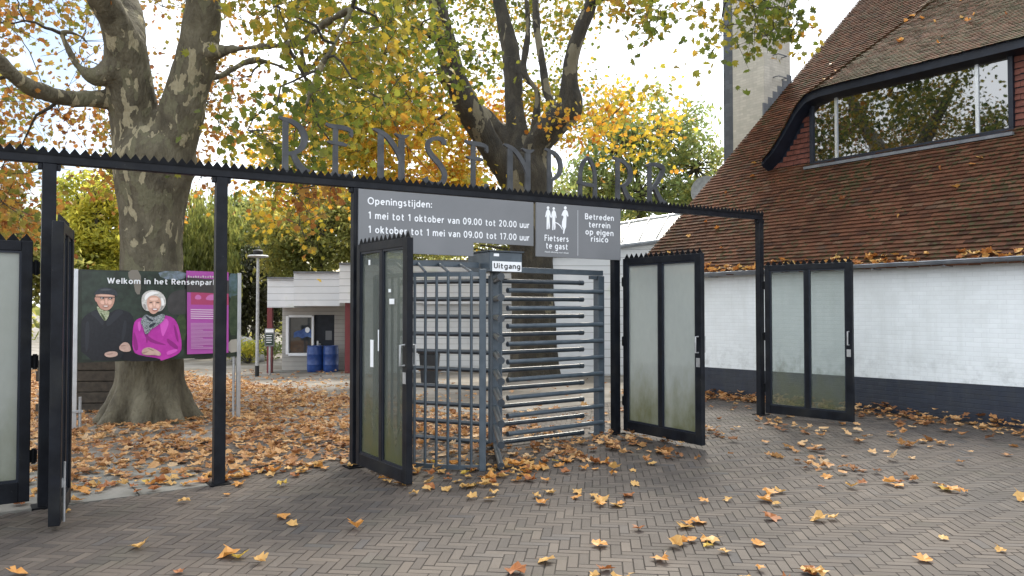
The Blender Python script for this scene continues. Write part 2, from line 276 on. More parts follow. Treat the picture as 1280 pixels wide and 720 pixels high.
# ------------------------------------------------------------------ object helpers
LOC = {}
def link(o, parent):
    COL.objects.link(o)
    if parent is not None: o.parent = parent
def tag(o, label=None, cat=None, group=None, kind=None):
    if label: o['label'] = label
    if cat: o['category'] = cat
    if group: o['group'] = group
    if kind: o['kind'] = kind
    return o
def thing(name, label, cat, loc=(0, 0, 0), rz=0.0, group=None):
    o = bpy.data.objects.new(name, None); COL.objects.link(o); o.empty_display_size = .2
    o.location = loc; o.rotation_euler = (0, 0, rz); LOC[o] = (np.array(loc, float), rz)
    return tag(o, label, cat, group)
class MB:
    def __init__(s): s.v = []; s.f = []; s.mi = []; s.m = 0
    def add(s, vs, fs):
        k = len(s.v); s.v += [tuple(map(float, p)) for p in vs]
        for f in fs: s.f.append([k + i for i in f]); s.mi.append(s.m)
    def box(s, o, ax, ay, az, x0, x1, y0, y1, z0, z1):
        o, ax, ay, az = (np.array(q, float) for q in (o, ax, ay, az))
        vs = [o + ax * x + ay * y + az * z for z in (z0, z1) for y in (y0, y1) for x in (x0, x1)]
        s.add(vs, [(0, 2, 3, 1), (4, 5, 7, 6), (0, 1, 5, 4), (2, 6, 7, 3), (0, 4, 6, 2), (1, 3, 7, 5)])
    def lbox(s, x0, x1, y0, y1, z0, z1): s.box((0, 0, 0), (1, 0, 0), (0, 1, 0), (0, 0, 1), x0, x1, y0, y1, z0, z1)
    def tube(s, pts, rad, seg=10, cap=True):
        pts = [np.array(p, float) for p in pts]; n = len(pts)
        if isinstance(rad, (int, float)): rad = [rad] * n
        up = None; k = len(s.v)
        for i, p in enumerate(pts):
            tn = pts[min(i + 1, n - 1)] - pts[max(i - 1, 0)]; tn = tn / (np.linalg.norm(tn) + 1e-9)
            if up is None:
                up = np.array([0, 0, 1.]) if abs(tn[2]) < .9 else np.array([1., 0, 0])
            a = np.cross(tn, up); a /= np.linalg.norm(a) + 1e-9; b = np.cross(a, tn); up = b
            for j in range(seg):
                an = 2 * math.pi * j / seg; s.v.append(tuple(p + rad[i] * (a * math.cos(an) + b * math.sin(an))))
        for i in range(n - 1):
            for j in range(seg):
                s.f.append([k + i * seg + j, k + i * seg + (j + 1) % seg, k + (i + 1) * seg + (j + 1) % seg, k + (i + 1) * seg + j]); s.mi.append(s.m)
        if cap:
            s.f.append([k + j for j in range(seg)][::-1]); s.mi.append(s.m)
            s.f.append([k + (n - 1) * seg + j for j in range(seg)]); s.mi.append(s.m)
    def lathe(s, c, prof, seg=24):
        k = len(s.v); n = len(prof)
        for r, z in prof:
            for j in range(seg):
                an = 2 * math.pi * j / seg; s.v.append((c[0] + r * math.cos(an), c[1] + r * math.sin(an), c[2] + z))
        for i in range(n - 1):
            for j in range(seg):
                s.f.append([k + i * seg + j, k + i * seg + (j + 1) % seg, k + (i + 1) * seg + (j + 1) % seg, k + (i + 1) * seg + j]); s.mi.append(s.m)
        s.f.append([k + j for j in range(seg)][::-1]); s.mi.append(s.m)
        s.f.append([k + (n - 1) * seg + j for j in range(seg)]); s.mi.append(s.m)
    def prism(s, poly, o, ax, ay, nrm, th):
        """2D polygon -> slab: front at o, back at o + nrm*th"""
        o, ax, ay, nrm = (np.array(q, float) for q in (o, ax, ay, nrm)); n = len(poly)
        f = [o + ax * x + ay * y for x, y in poly]; b = [p + nrm * th for p in f]
        fs = [list(range(n)), list(range(2 * n - 1, n - 1, -1))] + [[i, n + i, n + (i + 1) % n, (i + 1) % n] for i in range(n)]
        s.add(f + b, fs)
def mesh_obj(name, v, f, mats, parent=None, smooth=False, mi=None):
    me = bpy.data.meshes.new(name); me.from_pydata(v, [], f); me.update()
    for m in (mats if isinstance(mats, (list, tuple)) else [mats]): me.materials.append(m)
    if mi is not None and len(set(mi)) > 1: me.polygons.foreach_set('material_index', mi)
    if smooth: me.polygons.foreach_set('use_smooth', [True] * len(me.polygons))
    o = bpy.data.objects.new(name, me); link(o, parent); return o
def root_of(p):
    while p.parent is not None: p = p.parent
    return p
def part(mb, name, mats, parent=None, smooth=False, local=False, bevel=0, fixn=True):
    """link an MB as one mesh object; world coordinates are brought into the thing's frame unless local"""
    v = mb.v
    if parent is not None and not local:
        l, rz = LOC[root_of(parent)]; c, s_ = math.cos(-rz), math.sin(-rz)
        a = np.array(v) - l; v = np.stack([a[:, 0] * c - a[:, 1] * s_, a[:, 0] * s_ + a[:, 1] * c, a[:, 2]], 1).tolist()
    o = mesh_obj(name, v, mb.f, mats, parent, smooth, mb.mi)
    if fixn:
        import bmesh
        bm = bmesh.new(); bm.from_mesh(o.data); bmesh.ops.recalc_face_normals(bm, faces=bm.faces); bm.to_mesh(o.data); bm.free()
    if bevel:
        b = o.modifiers.new('bevel', 'BEVEL'); b.width = bevel; b.segments = 2; b.limit_method = 'ANGLE'
    if smooth:
        import bmesh
        try: o.data.set_sharp_from_angle(angle=R(40))
        except Exception: pass
    return o
def big_mesh(name, V, sizes_faces, mats, parent=None, mi=None):
    """V (n,3); list of loops via (loops, counts)"""
    loops, counts = sizes_faces
    me = bpy.data.meshes.new(name); me.vertices.add(len(V)); me.vertices.foreach_set('co', np.ascontiguousarray(V, np.float32).ravel())
    me.loops.add(len(loops)); me.loops.foreach_set('vertex_index', loops.astype(np.int32))
    me.polygons.add(len(counts)); st = np.concatenate([[0], np.cumsum(counts)[:-1]]).astype(np.int32)
    me.polygons.foreach_set('loop_start', st)
    try: me.polygons.foreach_set('loop_total', counts.astype(np.int32))
    except Exception: pass
    for m in (mats if isinstance(mats, (list, tuple)) else [mats]): me.materials.append(m)
    if mi is not None: me.polygons.foreach_set('material_index', mi.astype(np.int32))
    me.polygons.foreach_set('use_smooth', np.zeros(len(counts), bool)); me.update(calc_edges=True); me.validate()
    o = bpy.data.objects.new(name, me); link(o, parent); return o
def rand_rot(n, tilt=None):
    """n random rotation matrices; tilt = max tilt of the leaf normal from vertical (None: any)"""
    yaw = rng.uniform(0, 2 * math.pi, n)
    ti = np.arccos(rng.uniform(-1, 1, n)) if tilt is None else np.abs(rng.normal(0, tilt, n))
    az = rng.uniform(0, 2 * math.pi, n)
    def rz(a): c, s = np.cos(a), np.sin(a); z = np.zeros_like(a); o = np.ones_like(a); return np.stack([c, -s, z, s, c, z, z, z, o], 1).reshape(-1, 3, 3)
    def rx(a): c, s = np.cos(a), np.sin(a); z = np.zeros_like(a); o = np.ones_like(a); return np.stack([o, z, z, z, c, -s, z, s, c], 1).reshape(-1, 3, 3)
    return rz(az) @ rx(ti) @ rz(yaw)
# plane-leaf template: midrib base->tip, three lobes each side, folded along the midrib (two n-gons, one island)
LF = np.array([[0, -.42, 0], [0, .52, .0], [.20, -.36, .10], [.50, -.06, .20], [.27, .06, .12], [.36, .36, .16], [.13, .22, .06],
               [-.20, -.36, .10], [-.50, -.06, .20], [-.27, .06, .12], [-.36, .36, .16], [-.13, .22, .06]])
LF_F = [[0, 2, 3, 4, 5, 6, 1], [0, 1, 11, 10, 9, 8, 7]]
LS = np.array([[0, -.5, 0], [.22, -.05, .07], [0, .5, 0], [-.22, -.05, .07]]); LS_F = [[0, 1, 2], [0, 2, 3]]     # small oval leaf
def leaves(name, C, size, mat, parent=None, tilt=None, tmpl=(LF, LF_F), flat=1.0, local_root=True, Rm=None):
    n = len(C); T, F = tmpl
    Rm = rand_rot(n, tilt) if Rm is None else Rm
    sz = size * rng.uniform(.65, 1.25, n)
    fold = rng.uniform(-1.2, 1.2, n) * flat
    TT = np.repeat(T[None], n, 0).copy(); TT[:, :, 2] *= fold[:, None]; TT *= sz[:, None, None]
    V = np.einsum('nij,nkj->nki', Rm, TT) + C[:, None, :]
    if parent is not None and local_root: V = V - LOC[root_of(parent)][0]
    k = len(T); base = (np.arange(n) * k)[:, None]
    fl = np.concatenate([np.array(f) for f in F])[None] + base; cnt = np.tile(np.array([len(f) for f in F]), n)
    return big_mesh(name, V.reshape(-1, 3), (fl.ravel(), cnt), mat, parent)

# ------------------------------------------------------------------ text: a plain bold humanist alphabet drawn with strokes (capital height 1)
def ell(cx, cy, rx, ry, a0=0, a1=360, n=22): return [(cx + rx * math.cos(R(a)), cy + ry * math.sin(R(a))) for a in np.linspace(a0, a1, n)]
X_ = .70
def arch(x, w): return cat_([(x, .36), (x + .03, .54), (x + w * .35, X_ - .06), (x + w * .65, X_ - .06), (x + w - .02, .54), (x + w, .38)]) + [(x + w, 0)]
def cat_(p, k=4):
    p = np.array(p, float); out = []
    for i in range(len(p) - 1):
        p0, p1, p2, p3 = p[max(i - 1, 0)], p[i], p[i + 1], p[min(i + 2, len(p) - 1)]
        for f in np.linspace(0, 1, k, endpoint=False): out.append(tuple(.5 * (2 * p1 + (p2 - p0) * f + (2 * p0 - 5 * p1 + 4 * p2 - p3) * f * f + (3 * p1 - p0 - 3 * p2 + p3) * f ** 3)))
    return out + [tuple(p[-1])]
dot = lambda x, y: [(x, y - .085), (x, y + .085)]
O_ = lambda cx: ell(cx, .35, .235, .29)
GLY = {
 'a': ([cat_([(.05, .57), (.2, .64), (.36, .59), (.40, .44)]) + [(.40, 0)], cat_([(.40, .38), (.2, .37), (.04, .28), (.03, .15), (.13, .05), (.28, .08), (.40, .2)])], .40),
 'b': ([[(0, 0), (0, 1)], O_(.235)], .47), 'c': ([ell(.235, .35, .235, .29, 55, 305)], .37), 'd': ([O_(.235), [(.47, 0), (.47, 1)]], .47),
 'e': ([ell(.235, .35, .235, .29, 0, 312), [(.0, .36), (.47, .36)]], .46), 'f': ([[(.12, 0), (.12, .72)] + cat_([(.12, .78), (.16, .9), (.26, .935), (.34, .92)]), [(0, .63), (.30, .63)]], .28),
 'g': ([O_(.235), [(.47, .70), (.47, .1)] + cat_([(.47, .0), (.42, -.16), (.26, -.235), (.05, -.19)])], .47), 'h': ([[(0, 0), (0, 1)], arch(0, .43)], .43),
 'i': ([[(0, 0), (0, X_)], dot(0, .90)], .0), 'j': ([[(.06, X_), (.06, -.05)] + cat_([(.06, -.1), (.02, -.2), (-.10, -.24)]), dot(.06, .90)], .06),
 'k': ([[(0, 0), (0, 1)], [(.38, X_), (.04, .36)], [(.12, .42), (.42, 0)]], .40), 'l': ([[(0, 0), (0, 1)]], 0),
 'm': ([[(0, 0), (0, X_)], arch(0, .38), arch(.38, .38)], .76), 'n': ([[(0, 0), (0, X_)], arch(0, .43)], .43), 'o': ([O_(.245)], .49),
 'p': ([[(0, -.27), (0, X_)], O_(.235)], .47), 'r': ([[(0, 0), (0, X_)], cat_([(0, .38), (.08, .56), (.18, .63), (.30, .635)])], .26),
 's': ([cat_([(.34, .57), (.2, .64), (.06, .57), (.07, .44), (.2, .36), (.34, .27), (.34, .13), (.2, .06), (.02, .11)])], .36),
 't': ([[(.12, .90), (.12, .25)] + cat_([(.12, .2), (.16, .08), (.24, .06), (.34, .08)]), [(0, .63), (.34, .63)]], .32),
 'u': ([[(0, X_), (0, .3)] + cat_([(0, .26), (.04, .1), (.18, .06), (.34, .12), (.43, .3)]), [(.43, 0), (.43, X_)]], .43), 'v': ([[(0, X_), (.23, .02)], [(.23, .02), (.46, X_)]], .44),
 'O': ([ell(.38, .5, .38, .44)], .76), 'B': ([[(0, 0), (0, 1)], cat_([(0, .93), (.3, .93), (.42, .83), (.40, .62), (.26, .54), (0, .53)]), cat_([(.0, .53), (.3, .52), (.47, .42), (.46, .16), (.3, .07), (0, .07)])], .47),
 'F': ([[(0, 0), (0, 1)], [(0, .93), (.42, .93)], [(0, .52), (.36, .52)]], .38), 'H': ([[(0, 0), (0, 1)], [(.52, 0), (.52, 1)], [(0, .52), (.52, .52)]], .52),
 'R': ([[(0, 0), (0, 1)], cat_([(0, .93), (.3, .93), (.44, .82), (.42, .58), (.26, .49), (0, .48)]), [(.22, .48), (.48, 0)]], .46),
 'U': ([[(0, 1), (0, .4)] + cat_([(0, .36), (.06, .14), (.26, .06), (.46, .14), (.52, .36)]) + [(.52, 1)]], .52), 'W': ([[(0, 1), (.24, .03)], [(.24, .03), (.46, .97)], [(.46, .97), (.68, .03)], [(.68, .03), (.92, 1)]], .92),
 '0': ([ell(.25, .5, .25, .44)], .5), '1': ([[(.24, 0), (.24, 1)], [(.02, .76), (.22, .95)]], .30), '2': ([cat_([(.02, .82), (.16, .94), (.34, .92), (.44, .76), (.38, .56), (.2, .32), (.03, .10)]), [(0, .07), (.48, .07)]], .48),
 '7': ([[(0, .93), (.48, .93)], [(.46, .9), (.18, 0)]], .46), '9': ([ell(.24, .66, .24, .28), cat_([(.48, .68), (.47, .4), (.34, .14), (.1, .06)])], .48),
 '.': ([dot(0, .09)], 0), ':': ([dot(0, .09), dot(0, .60)], 0)}
def put_text(mb, s, org, ax, az, nrm, x0, x1, zbase, cap, bold=.016, off=.003, center=False):
    """strokes with the baseline at zbase, capital height cap, stretched to fill x0..x1"""
    hw = .062 + bold * 1.5; sp = .165 + bold * 2; x = 0; items = []
    for ch in s:
        if ch == ' ': x += .44; continue
        st, w_ = GLY[ch]; items.append((x, st)); x += w_ + 2 * hw + sp - .06
    tot = x - (2 * hw + sp - .06); o, ax, az, nrm = (np.array(q, float) for q in (org, ax, az, nrm)); sx = (x1 - x0) / tot; k = 0
    for xo, st in items:
        for p in st:
            k += 1; p = np.array(p, float); tn = np.gradient(p, axis=0); tn /= np.linalg.norm(tn, axis=1)[:, None] + 1e-9; nn = np.stack([-tn[:, 1], tn[:, 0]], 1)
            l, r = p + nn * hw, p - nn * hw; n = len(p); q = off + .00035 * (k % 5)
            mb.add([o + ax * (x0 + (a + xo) * sx) + az * (zbase + b * cap) + nrm * q for a, b in list(l) + list(r)], [(i, i + 1, n + i + 1, n + i) for i in range(n - 1)])
UP = np.array([0, 0, 1.]); G3 = np.array([*GD, 0.]); GN3 = np.array([*GN, 0.]); W3 = np.array([*WD, 0.]); WS3 = np.array([*WS, 0.])

# ================================================================== GROUND
def build_ground():
    xs = np.concatenate([np.linspace(-600, -40, 8), np.linspace(-30, 40, 71), np.linspace(50, 600, 8)])
    ys = np.concatenate([np.linspace(-300, -10, 5), np.linspace(-6, 54, 61), np.linspace(70, 900, 9)])
    X, Y = np.meshgrid(xs, ys); Z = zg(X, Y) - .05 + np.where(gdist(X, Y) > 3.5, .03, 0)
    V = np.stack([X, Y, Z], -1).reshape(-1, 3).tolist(); nx = len(xs)
    F = [[j * nx + i, j * nx + i + 1, (j + 1) * nx + i + 1, (j + 1) * nx + i] for j in range(len(ys) - 1) for i in range(nx - 1)]
    tag(mesh_obj('ground', V, F, M['ground'], None, True), kind='structure')
build_ground()
def build_paving():
    W, Lb, gap, h = .068, .204, .0028, .045
    th = R(-6.5); c, s = math.cos(th), math.sin(th)
    V = []; loops = []; cnt = []; n = 0
    for ix in range(-150, 230):
        for iy in range(-10, 235):
            k = (ix - iy) % 6
            if k == 0: x0, x1, y0, y1 = ix * W, ix * W + Lb, iy * W, iy * W + W
            elif k == 5: x0, x1, y0, y1 = ix * W, ix * W + W, iy * W, iy * W + Lb
            else: continue
            mxx, my = (x0 + x1) / 2, (y0 + y1) / 2; wx, wy = mxx * c - my * s, mxx * s + my * c
            d = gdist(wx, wy); a = galong(wx, wy)
            ws = (wx - W0[0]) * WS[0] + (wy - W0[1]) * WS[1]
            if wy < 1.2 or ws > .02 or d > (3.0 if a > -.1 else (-.05 if a > -4 else .4)): continue
            if abs(wx) > 2.5 + wy * .95: continue
            z = float(zg(wx, wy)) + random.uniform(-.0016, .0016) + .004 * mnoise.noise((wx * .7, wy * .7, 0)); tx, ty = random.uniform(-.004, .004), random.uniform(-.004, .004)
            g = gap / 2 + random.uniform(0, .0010); b = .0026
            for (e, dz) in ((g, -.006), (g + b, 0)):
                for (px, py) in ((x0 + e, y0 + e), (x1 - e, y0 + e), (x1 - e, y1 - e), (x0 + e, y1 - e)):
                    V.append((px * c - py * s, px * s + py * c, z + dz + tx * (px - mxx) + ty * (py - my)))
            q = n * 8; n += 1
            loops += [q + 4, q + 5, q + 6, q + 7]; cnt.append(4)
            for i in range(4):
                j = (i + 1) % 4; loops += [q + i, q + j, q + 4 + j, q + 4 + i]; cnt.append(4)
    o = big_mesh('brick_paving', np.array(V), (np.array(loops), np.array(cnt)), M['pavers']); tag(o, kind='structure')
    # jointing sand bed just below the brick faces
    mb = MB(); xs = np.arange(-16, 19.1, 1.0); 
    for i in range(len(xs) - 1):
        pass
    aa = np.linspace(-9, 13, 45); dd = np.linspace(-11, 3.1, 30)
    for i in range(44):
        for j in range(29):
            am, dm = (aa[i] + aa[i + 1]) / 2, (dd[j] + dd[j + 1]) / 2
            if am < -.1 and dm > -.1: continue
            vs = [gp(a_, d_) for a_, d_ in ((aa[i], dd[j]), (aa[i + 1], dd[j]), (aa[i + 1], dd[j + 1]), (aa[i], dd[j + 1]))]
            mb.add([(x, y, float(zg(x, y)) - .0052) for x, y, _ in vs], [(0, 1, 2, 3)])
    tag(part(mb, 'joint_sand', M['joint']), kind='structure')
    # pale concrete flags behind the left opening, one slab each
    mb = MB()
    for i in range(-5, 9):
        for j in range(0, 5 if i < 0 else 0):
            a0, d0 = i * .61 - .03, -.04 + j * .41
            z = float(zg(*gp(a0 + .3, d0 + .2)[:2])); e = .006; zz = [random.uniform(-.004, .004) for _ in range(4)]
            vs = [gp(a0 + e, d0 + e), gp(a0 + .61 - e, d0 + e), gp(a0 + .61 - e, d0 + .41 - e), gp(a0 + e, d0 + .41 - e)]
            top = [(x, y, z + .004 + q) for (x, y, _), q in zip(vs, zz)]; bot = [(x, y, z - .06) for x, y, _ in vs]
            mb.add(top + bot, [(0, 1, 2, 3), (0, 4, 5, 1), (1, 5, 6, 2), (2, 6, 7, 3), (3, 7, 4, 0)])
    tag(part(mb, 'concrete_path', M['concrete']), kind='structure')
build_paving()

# ================================================================== HOUSE
PIT_R, EAVE_Z, T_END, T_NEAR, S_TOP = .905, 2.24, 7.34, -7.0, 11.5
def roof_z(s): return EAVE_Z + PIT_R * s + .10 * math.exp(-max(s + .2, 0) / .6)
SD = 2.2                                            # front edge of the swept dormer
EYE = [onwall(u, v, SD) for u, v in ((952, 203), (966, 186), (981, 160), (994, 135), (1006, 119), (1022, 111), (1060, 101), (1100, 91), (1180, 71), (1280, 46))]
EYE = [(t, z) for t, z in EYE]; tz = sorted(EYE)
tR = tz[0][0] - .05; tail = [(tR - (tz[-1][0] - t), z) for t, z in EYE if z < tz[0][1] - .06]
PROF = sorted([(tR - (EYE[0][0] - t) + 0, z) for t, z in EYE[:6]] , key=lambda q: q[0]) if False else None
zc = tz[0][1]
RIGHT = [(tR - .35 - (t - EYE[5][0]) , z) for t, z in EYE[:6]]            # mirrored swoop beyond the frame
CURVE = sorted(RIGHT + EYE)
CT = np.array([c[0] for c in CURVE]); CZ = np.array([c[1] for c in CURVE])
def eye_z(t): return float(np.interp(t, CT, CZ))
def dorm_z(t, s):
    zm = roof_z(s); zd = eye_z(t) + .60 * (s - SD); k = .22; h = max(k - abs(zm - zd), 0) / k
    return max(zm, zd) + h * h * k * .25
def tiles(mb, fn, u0, u1, v0, v1, tw, tv, skip=None, th=.02, lift=.026):
    nv = int((v1 - v0) / tv); nu = int((u1 - u0) / tw)
    for j in range(nv):
        off = (j % 2) * .5
        for i in range(-1, nu + 1):
            a, b = max(u0 + (i + off) * tw, u0), min(u0 + (i + 1 + off) * tw, u1)
            if b - a < .03: continue
            c, d = v0 + j * tv, v0 + (j + 1) * tv * 1.0
            if skip and skip((a + b) / 2, (c + d) / 2): continue
            jl = lift + random.uniform(0, .009); jr = lift + random.uniform(0, .009); g = .002
            cc = c + random.uniform(-.006, .006)
            p = [np.array(fn(a + g, cc)), np.array(fn(b - g, cc)), np.array(fn(b - g, d + .01)), np.array(fn(a + g, d + .01))]
            nn = np.cross(p[1] - p[0], p[3] - p[0]); nn /= np.linalg.norm(nn) + 1e-9
            if nn[2] < 0: nn = -nn
            q = [p[0] + nn * jl, p[1] + nn * jr, p[2] + nn * .003, p[3] + nn * .003]
            mb.add([*q, q[0] - nn * th, q[1] - nn * th], [(0, 1, 2, 3), (0, 4, 5, 1)])
house = thing('house', 'white brick house with steep mossy red tiled roof and navy base right of the gate', 'house', hp(0, 0, 0))
mb = MB(); t0, t1 = T_NEAR, T_END; 
STR = .50
def wall_strip(mb, t0, t1, s0, z0f, z1f, n=14, th=.25):
    ts = np.linspace(t0, t1, n + 1)
    for i in range(n):
        a, b = ts[i], ts[i + 1]
        v = [hp(a, s0, z0f(a)), hp(b, s0, z0f(b)), hp(b, s0, z1f(b)), hp(a, s0, z1f(a)), hp(a, s0 + th, z0f(a)), hp(b, s0 + th, z0f(b)), hp(b, s0 + th, z1f(b)), hp(a, s0 + th, z1f(a))]
        fs = [(0, 1, 2, 3), (3, 2, 6, 7), (0, 4, 5, 1), (5, 4, 7, 6)]
        if i == 0: fs.append((0, 3, 7, 4))
        if i == n - 1: fs.append((1, 5, 6, 2))
        mb.add(v, fs)
strip_top = lambda t: .54 - .016 * t
wall_strip(mb, t0, t1, 0.0, strip_top, lambda t: EAVE_Z + .05)
# gable end below the verge
ge = [(0.26, -.5)] + [(0.26, EAVE_Z + .1)] + [(s, roof_z(s) - .12) for s in (1, 3, 6, 9, S_TOP)] + [(2 * S_TOP - 1, EAVE_Z), (2 * S_TOP - 1, -.5)]
mb.prism(ge, hp(T_END - .02, 0), WS3, UP, -W3, .2)
wall_o = part(mb, 'wall', M['white_brick'], house)
mb = MB(); wall_strip(mb, t0, t1, -.006, lambda t: float(zg(*hp(t, 0)[:2])) - .12, strip_top, 14, .25); part(mb, 'base_band', M['navy_brick'], house)
# main roof: board under the tiles, then every tile as geometry
mb = MB()
in_dormer = lambda t, s: CT[0] + .05 < t < CT[-1] - .05 and s > SD + .28 and eye_z(t) + .60 * (s - SD) > roof_z(s) + .0
tiles(mb, lambda t, s: hp(t, s, roof_z(s)), T_NEAR, T_END + .08, -.20, S_TOP, .165, .082, in_dormer)
roof = part(mb, 'roof', M['roof'], house, fixn=False)
mb = MB(); ns = 60; tsx = np.linspace(T_NEAR, T_END + .06, 100); ssx = np.linspace(-.16, S_TOP, ns)
for i in range(99):
    for j in range(ns - 1):
        if in_dormer((tsx[i] + tsx[i + 1]) / 2, (ssx[j] + ssx[j + 1]) / 2) : continue
        mb.add([hp(a, s, roof_z(s) - .015) for a, s in ((tsx[i], ssx[j]), (tsx[i + 1], ssx[j]), (tsx[i + 1], ssx[j + 1]), (tsx[i], ssx[j + 1]))], [(0, 1, 2, 3)])
mb.add([hp(T_NEAR, S_TOP, roof_z(S_TOP)), hp(T_END, S_TOP, roof_z(S_TOP)), hp(T_END, 2 * S_TOP, EAVE_Z), hp(T_NEAR, 2 * S_TOP, EAVE_Z)], [(0, 1, 2, 3)])
part(mb, 'roof_deck', M['sleeper'], roof)
mb = MB(); mb.prism([(s, roof_z(s) - .02) for s in np.linspace(-.18, S_TOP, 24)] + [(s, roof_z(s) - .16) for s in np.linspace(S_TOP, -.10, 24)], hp(T_END + .05, 0), WS3, UP, -W3, .03)
part(mb, 'verge_board', M['navy'], roof)
# swept dormer roof
mb = MB()
def fn_d(t, v): return hp(t, v, dorm_z(t, v) + .018)
tiles(mb, fn_d, CT[0], CT[-1], SD - .06, SD + 7.6, .165, .094, lambda t, s: eye_z(t) + .60 * (s - SD) < roof_z(s) - .20, .012, .014)
dr = part(mb, 'dormer_roof', M['roof_moss'], house, fixn=False)
mb = MB(); tt = np.linspace(CT[0], CT[-1], 90); sv = np.linspace(SD, SD + 7.4, 38)
for i in range(89):
    for j in range(37):
        if eye_z(tt[i]) + .60 * (sv[j] - SD) < roof_z(sv[j]) - .1: continue
        mb.add([hp(a, s, dorm_z(a, s) + .004) for a, s in ((tt[i], sv[j]), (tt[i + 1], sv[j]), (tt[i + 1], sv[j + 1]), (tt[i], sv[j + 1]))], [(0, 1, 2, 3)])
part(mb, 'dormer_deck', M['sleeper'], dr)
mb = MB()                                           # eyebrow fascia, soffit and inner lining in navy
for i in range(89):
    a, b = tt[i], tt[i + 1]; za, zb = eye_z(a), eye_z(b)
    def q(t, s, z): return hp(t, s, z)
    def fd(z): return .07 + .09 * min(max((z - CZ.min()) / (CZ.max() - CZ.min()), 0), 1)
    mb.add([q(a, SD, za - fd(za)), q(b, SD, zb - fd(zb)), q(b, SD, zb + .012), q(a, SD, za + .012)], [(0, 1, 2, 3)])
    mb.add([q(a, SD, za - fd(za)), q(b, SD, zb - fd(zb)), q(b, SD + .27, zb - .20), q(a, SD + .27, za - .20)], [(0, 1, 2, 3)])
part(mb, 'eyebrow_fascia', M['navy'], house, True)
# dormer front: window
SW = 2.46
(ta, zb_), (tb, _) = onwall(1018, 205, SW), onwall(1262, 157, SW); zt_ = onwall(1018, 128, SW)[1]
zb_ = .5 * (zb_ + onwall(1262, 157, SW)[1]); zt_ = .5 * (zt_ + onwall(1262, 62, SW)[1])
tm1, tm2 = onwall(1046, 170, SW)[0], onwall(1222, 120, SW)[0]
win = None
mb = MB(); fr = .075
ho = hp(0, SW)
for (a, b, c, d) in ((tb - fr, ta + fr, zb_ - .10, zb_), (tb - fr, ta + fr, zt_, zt_ + .1), (tb - fr, tb, zb_, zt_), (ta, ta + fr, zb_, zt_)):
    mb.box(ho, W3, WS3, UP, a, b, -.05, .06, c, d)
win = part(mb, 'window', M['navy'], house, bevel=.006)
mb = MB(); mb.box(ho, W3, WS3, UP, tb - .12, ta + .12, -.20, .02, zb_ - .155, zb_ - .102); part(mb, 'window_sill', M['lead'], win)
for tm in (tm1, tm2):
    mb = MB(); mb.box(ho, W3, WS3, UP, tm - .026, tm + .026, -.03, .04, zb_, zt_)
    part(mb, 'mullion', M['alu'], win)
for a, b in ((tm1 + .026, ta), (tm2 + .026, tm1 - .026), (tb, tm2 - .026)):
    mb = MB(); mb.box(ho, W3, WS3, UP, a, b, -.006, .006, zb_, zt_); part(mb, 'pane', M['glass_dark'], win)
mb = MB()                                           # tile-hung cheeks each side of the window
def cheek(t_in, ts):
    top = [(t, eye_z(t) - .15) for t in ts if eye_z(t) - .15 > roof_z(SW) - .1]
    mb.prism([(t_in, roof_z(SW) - .1), (t_in, eye_z(t_in) - .15)] + top + [(top[-1][0], roof_z(SW) - .12)], hp(0, SW + .02), W3, UP, WS3, .1)
cheek(ta + fr, np.linspace(ta + fr + .05, CT[-1], 14)); part(mb, 'cheek_board', M['navy'], house); mb = MB(); cheek(tb - fr, np.linspace(tb - fr - .05, CT[0], 14))
part(mb, 'cheek_board', M['navy'], house)
mb = MB()
tiles(mb, lambda t, z: hp(t, SW + .02, z), ta + fr, CT[-1], roof_z(SW) - .06, zt_ + .2, .165, .105, lambda t, z: z > eye_z(t) - .2 or z < roof_z(SW) - .06, .012, -.02); part(mb, 'tile_hanging', M['red_tile'], house, fixn=False); mb = MB()
tiles(mb, lambda t, z: hp(t, SW + .02, z), CT[0], tb - fr, roof_z(SW) - .06, zt_ + .2, .165, .105, lambda t, z: z > eye_z(t) - .2 or z < roof_z(SW) - .06, .012, -.02)
part(mb, 'tile_hanging', M['red_tile'], house, fixn=False)
mb = MB(); tq = np.linspace(tb - fr, ta + fr, 30)           # board between window head and soffit
for a_, b_ in zip(tq[:-1], tq[1:]):
    if min(eye_z(a_), eye_z(b_)) - .21 > zt_ + .1: mb.add([hp(a_, SW - .04, zt_ + .1), hp(b_, SW - .04, zt_ + .1), hp(b_, SW - .04, eye_z(b_) - .19), hp(a_, SW - .04, eye_z(a_) - .19)], [(0, 1, 2, 3)])
if mb.v: part(mb, 'head_board', M['navy'], house)
# gutter along the eave
mb = MB(); n = 12; ts = np.linspace(T_NEAR, T_END, n + 1)
prof = [(math.cos(a) * .065, math.sin(a) * .065) for a in np.linspace(math.pi, 2 * math.pi, 9)]
zgut = lambda t: 2.245 - .006 * t
for i in range(n):
    for (x0, y0), (x1, y1) in zip(prof[:-1], prof[1:]):
        a, b = ts[i], ts[i + 1]
        mb.add([hp(a, -.17 + x0, zgut(a) + y0), hp(b, -.17 + x0, zgut(b) + y0), hp(b, -.17 + x1, zgut(b) + y1), hp(a, -.17 + x1, zgut(a) + y1)], [(0, 1, 2, 3)])
mb.tube([hp(T_NEAR, -.237, zgut(T_NEAR)), hp(T_END, -.237, zgut(T_END))], .011, 8)
gut = part(mb, 'gutter', M['zinc'], house, True)
for t in np.arange(-1.2, 7.2, 1.05):
    mb = MB(); mb.box(hp(t, -.17, zgut(t)), W3, WS3, UP, -.012, .012, -.072, .17, -.078, -.066); part(mb, 'gutter_bracket', M['zinc'], gut)
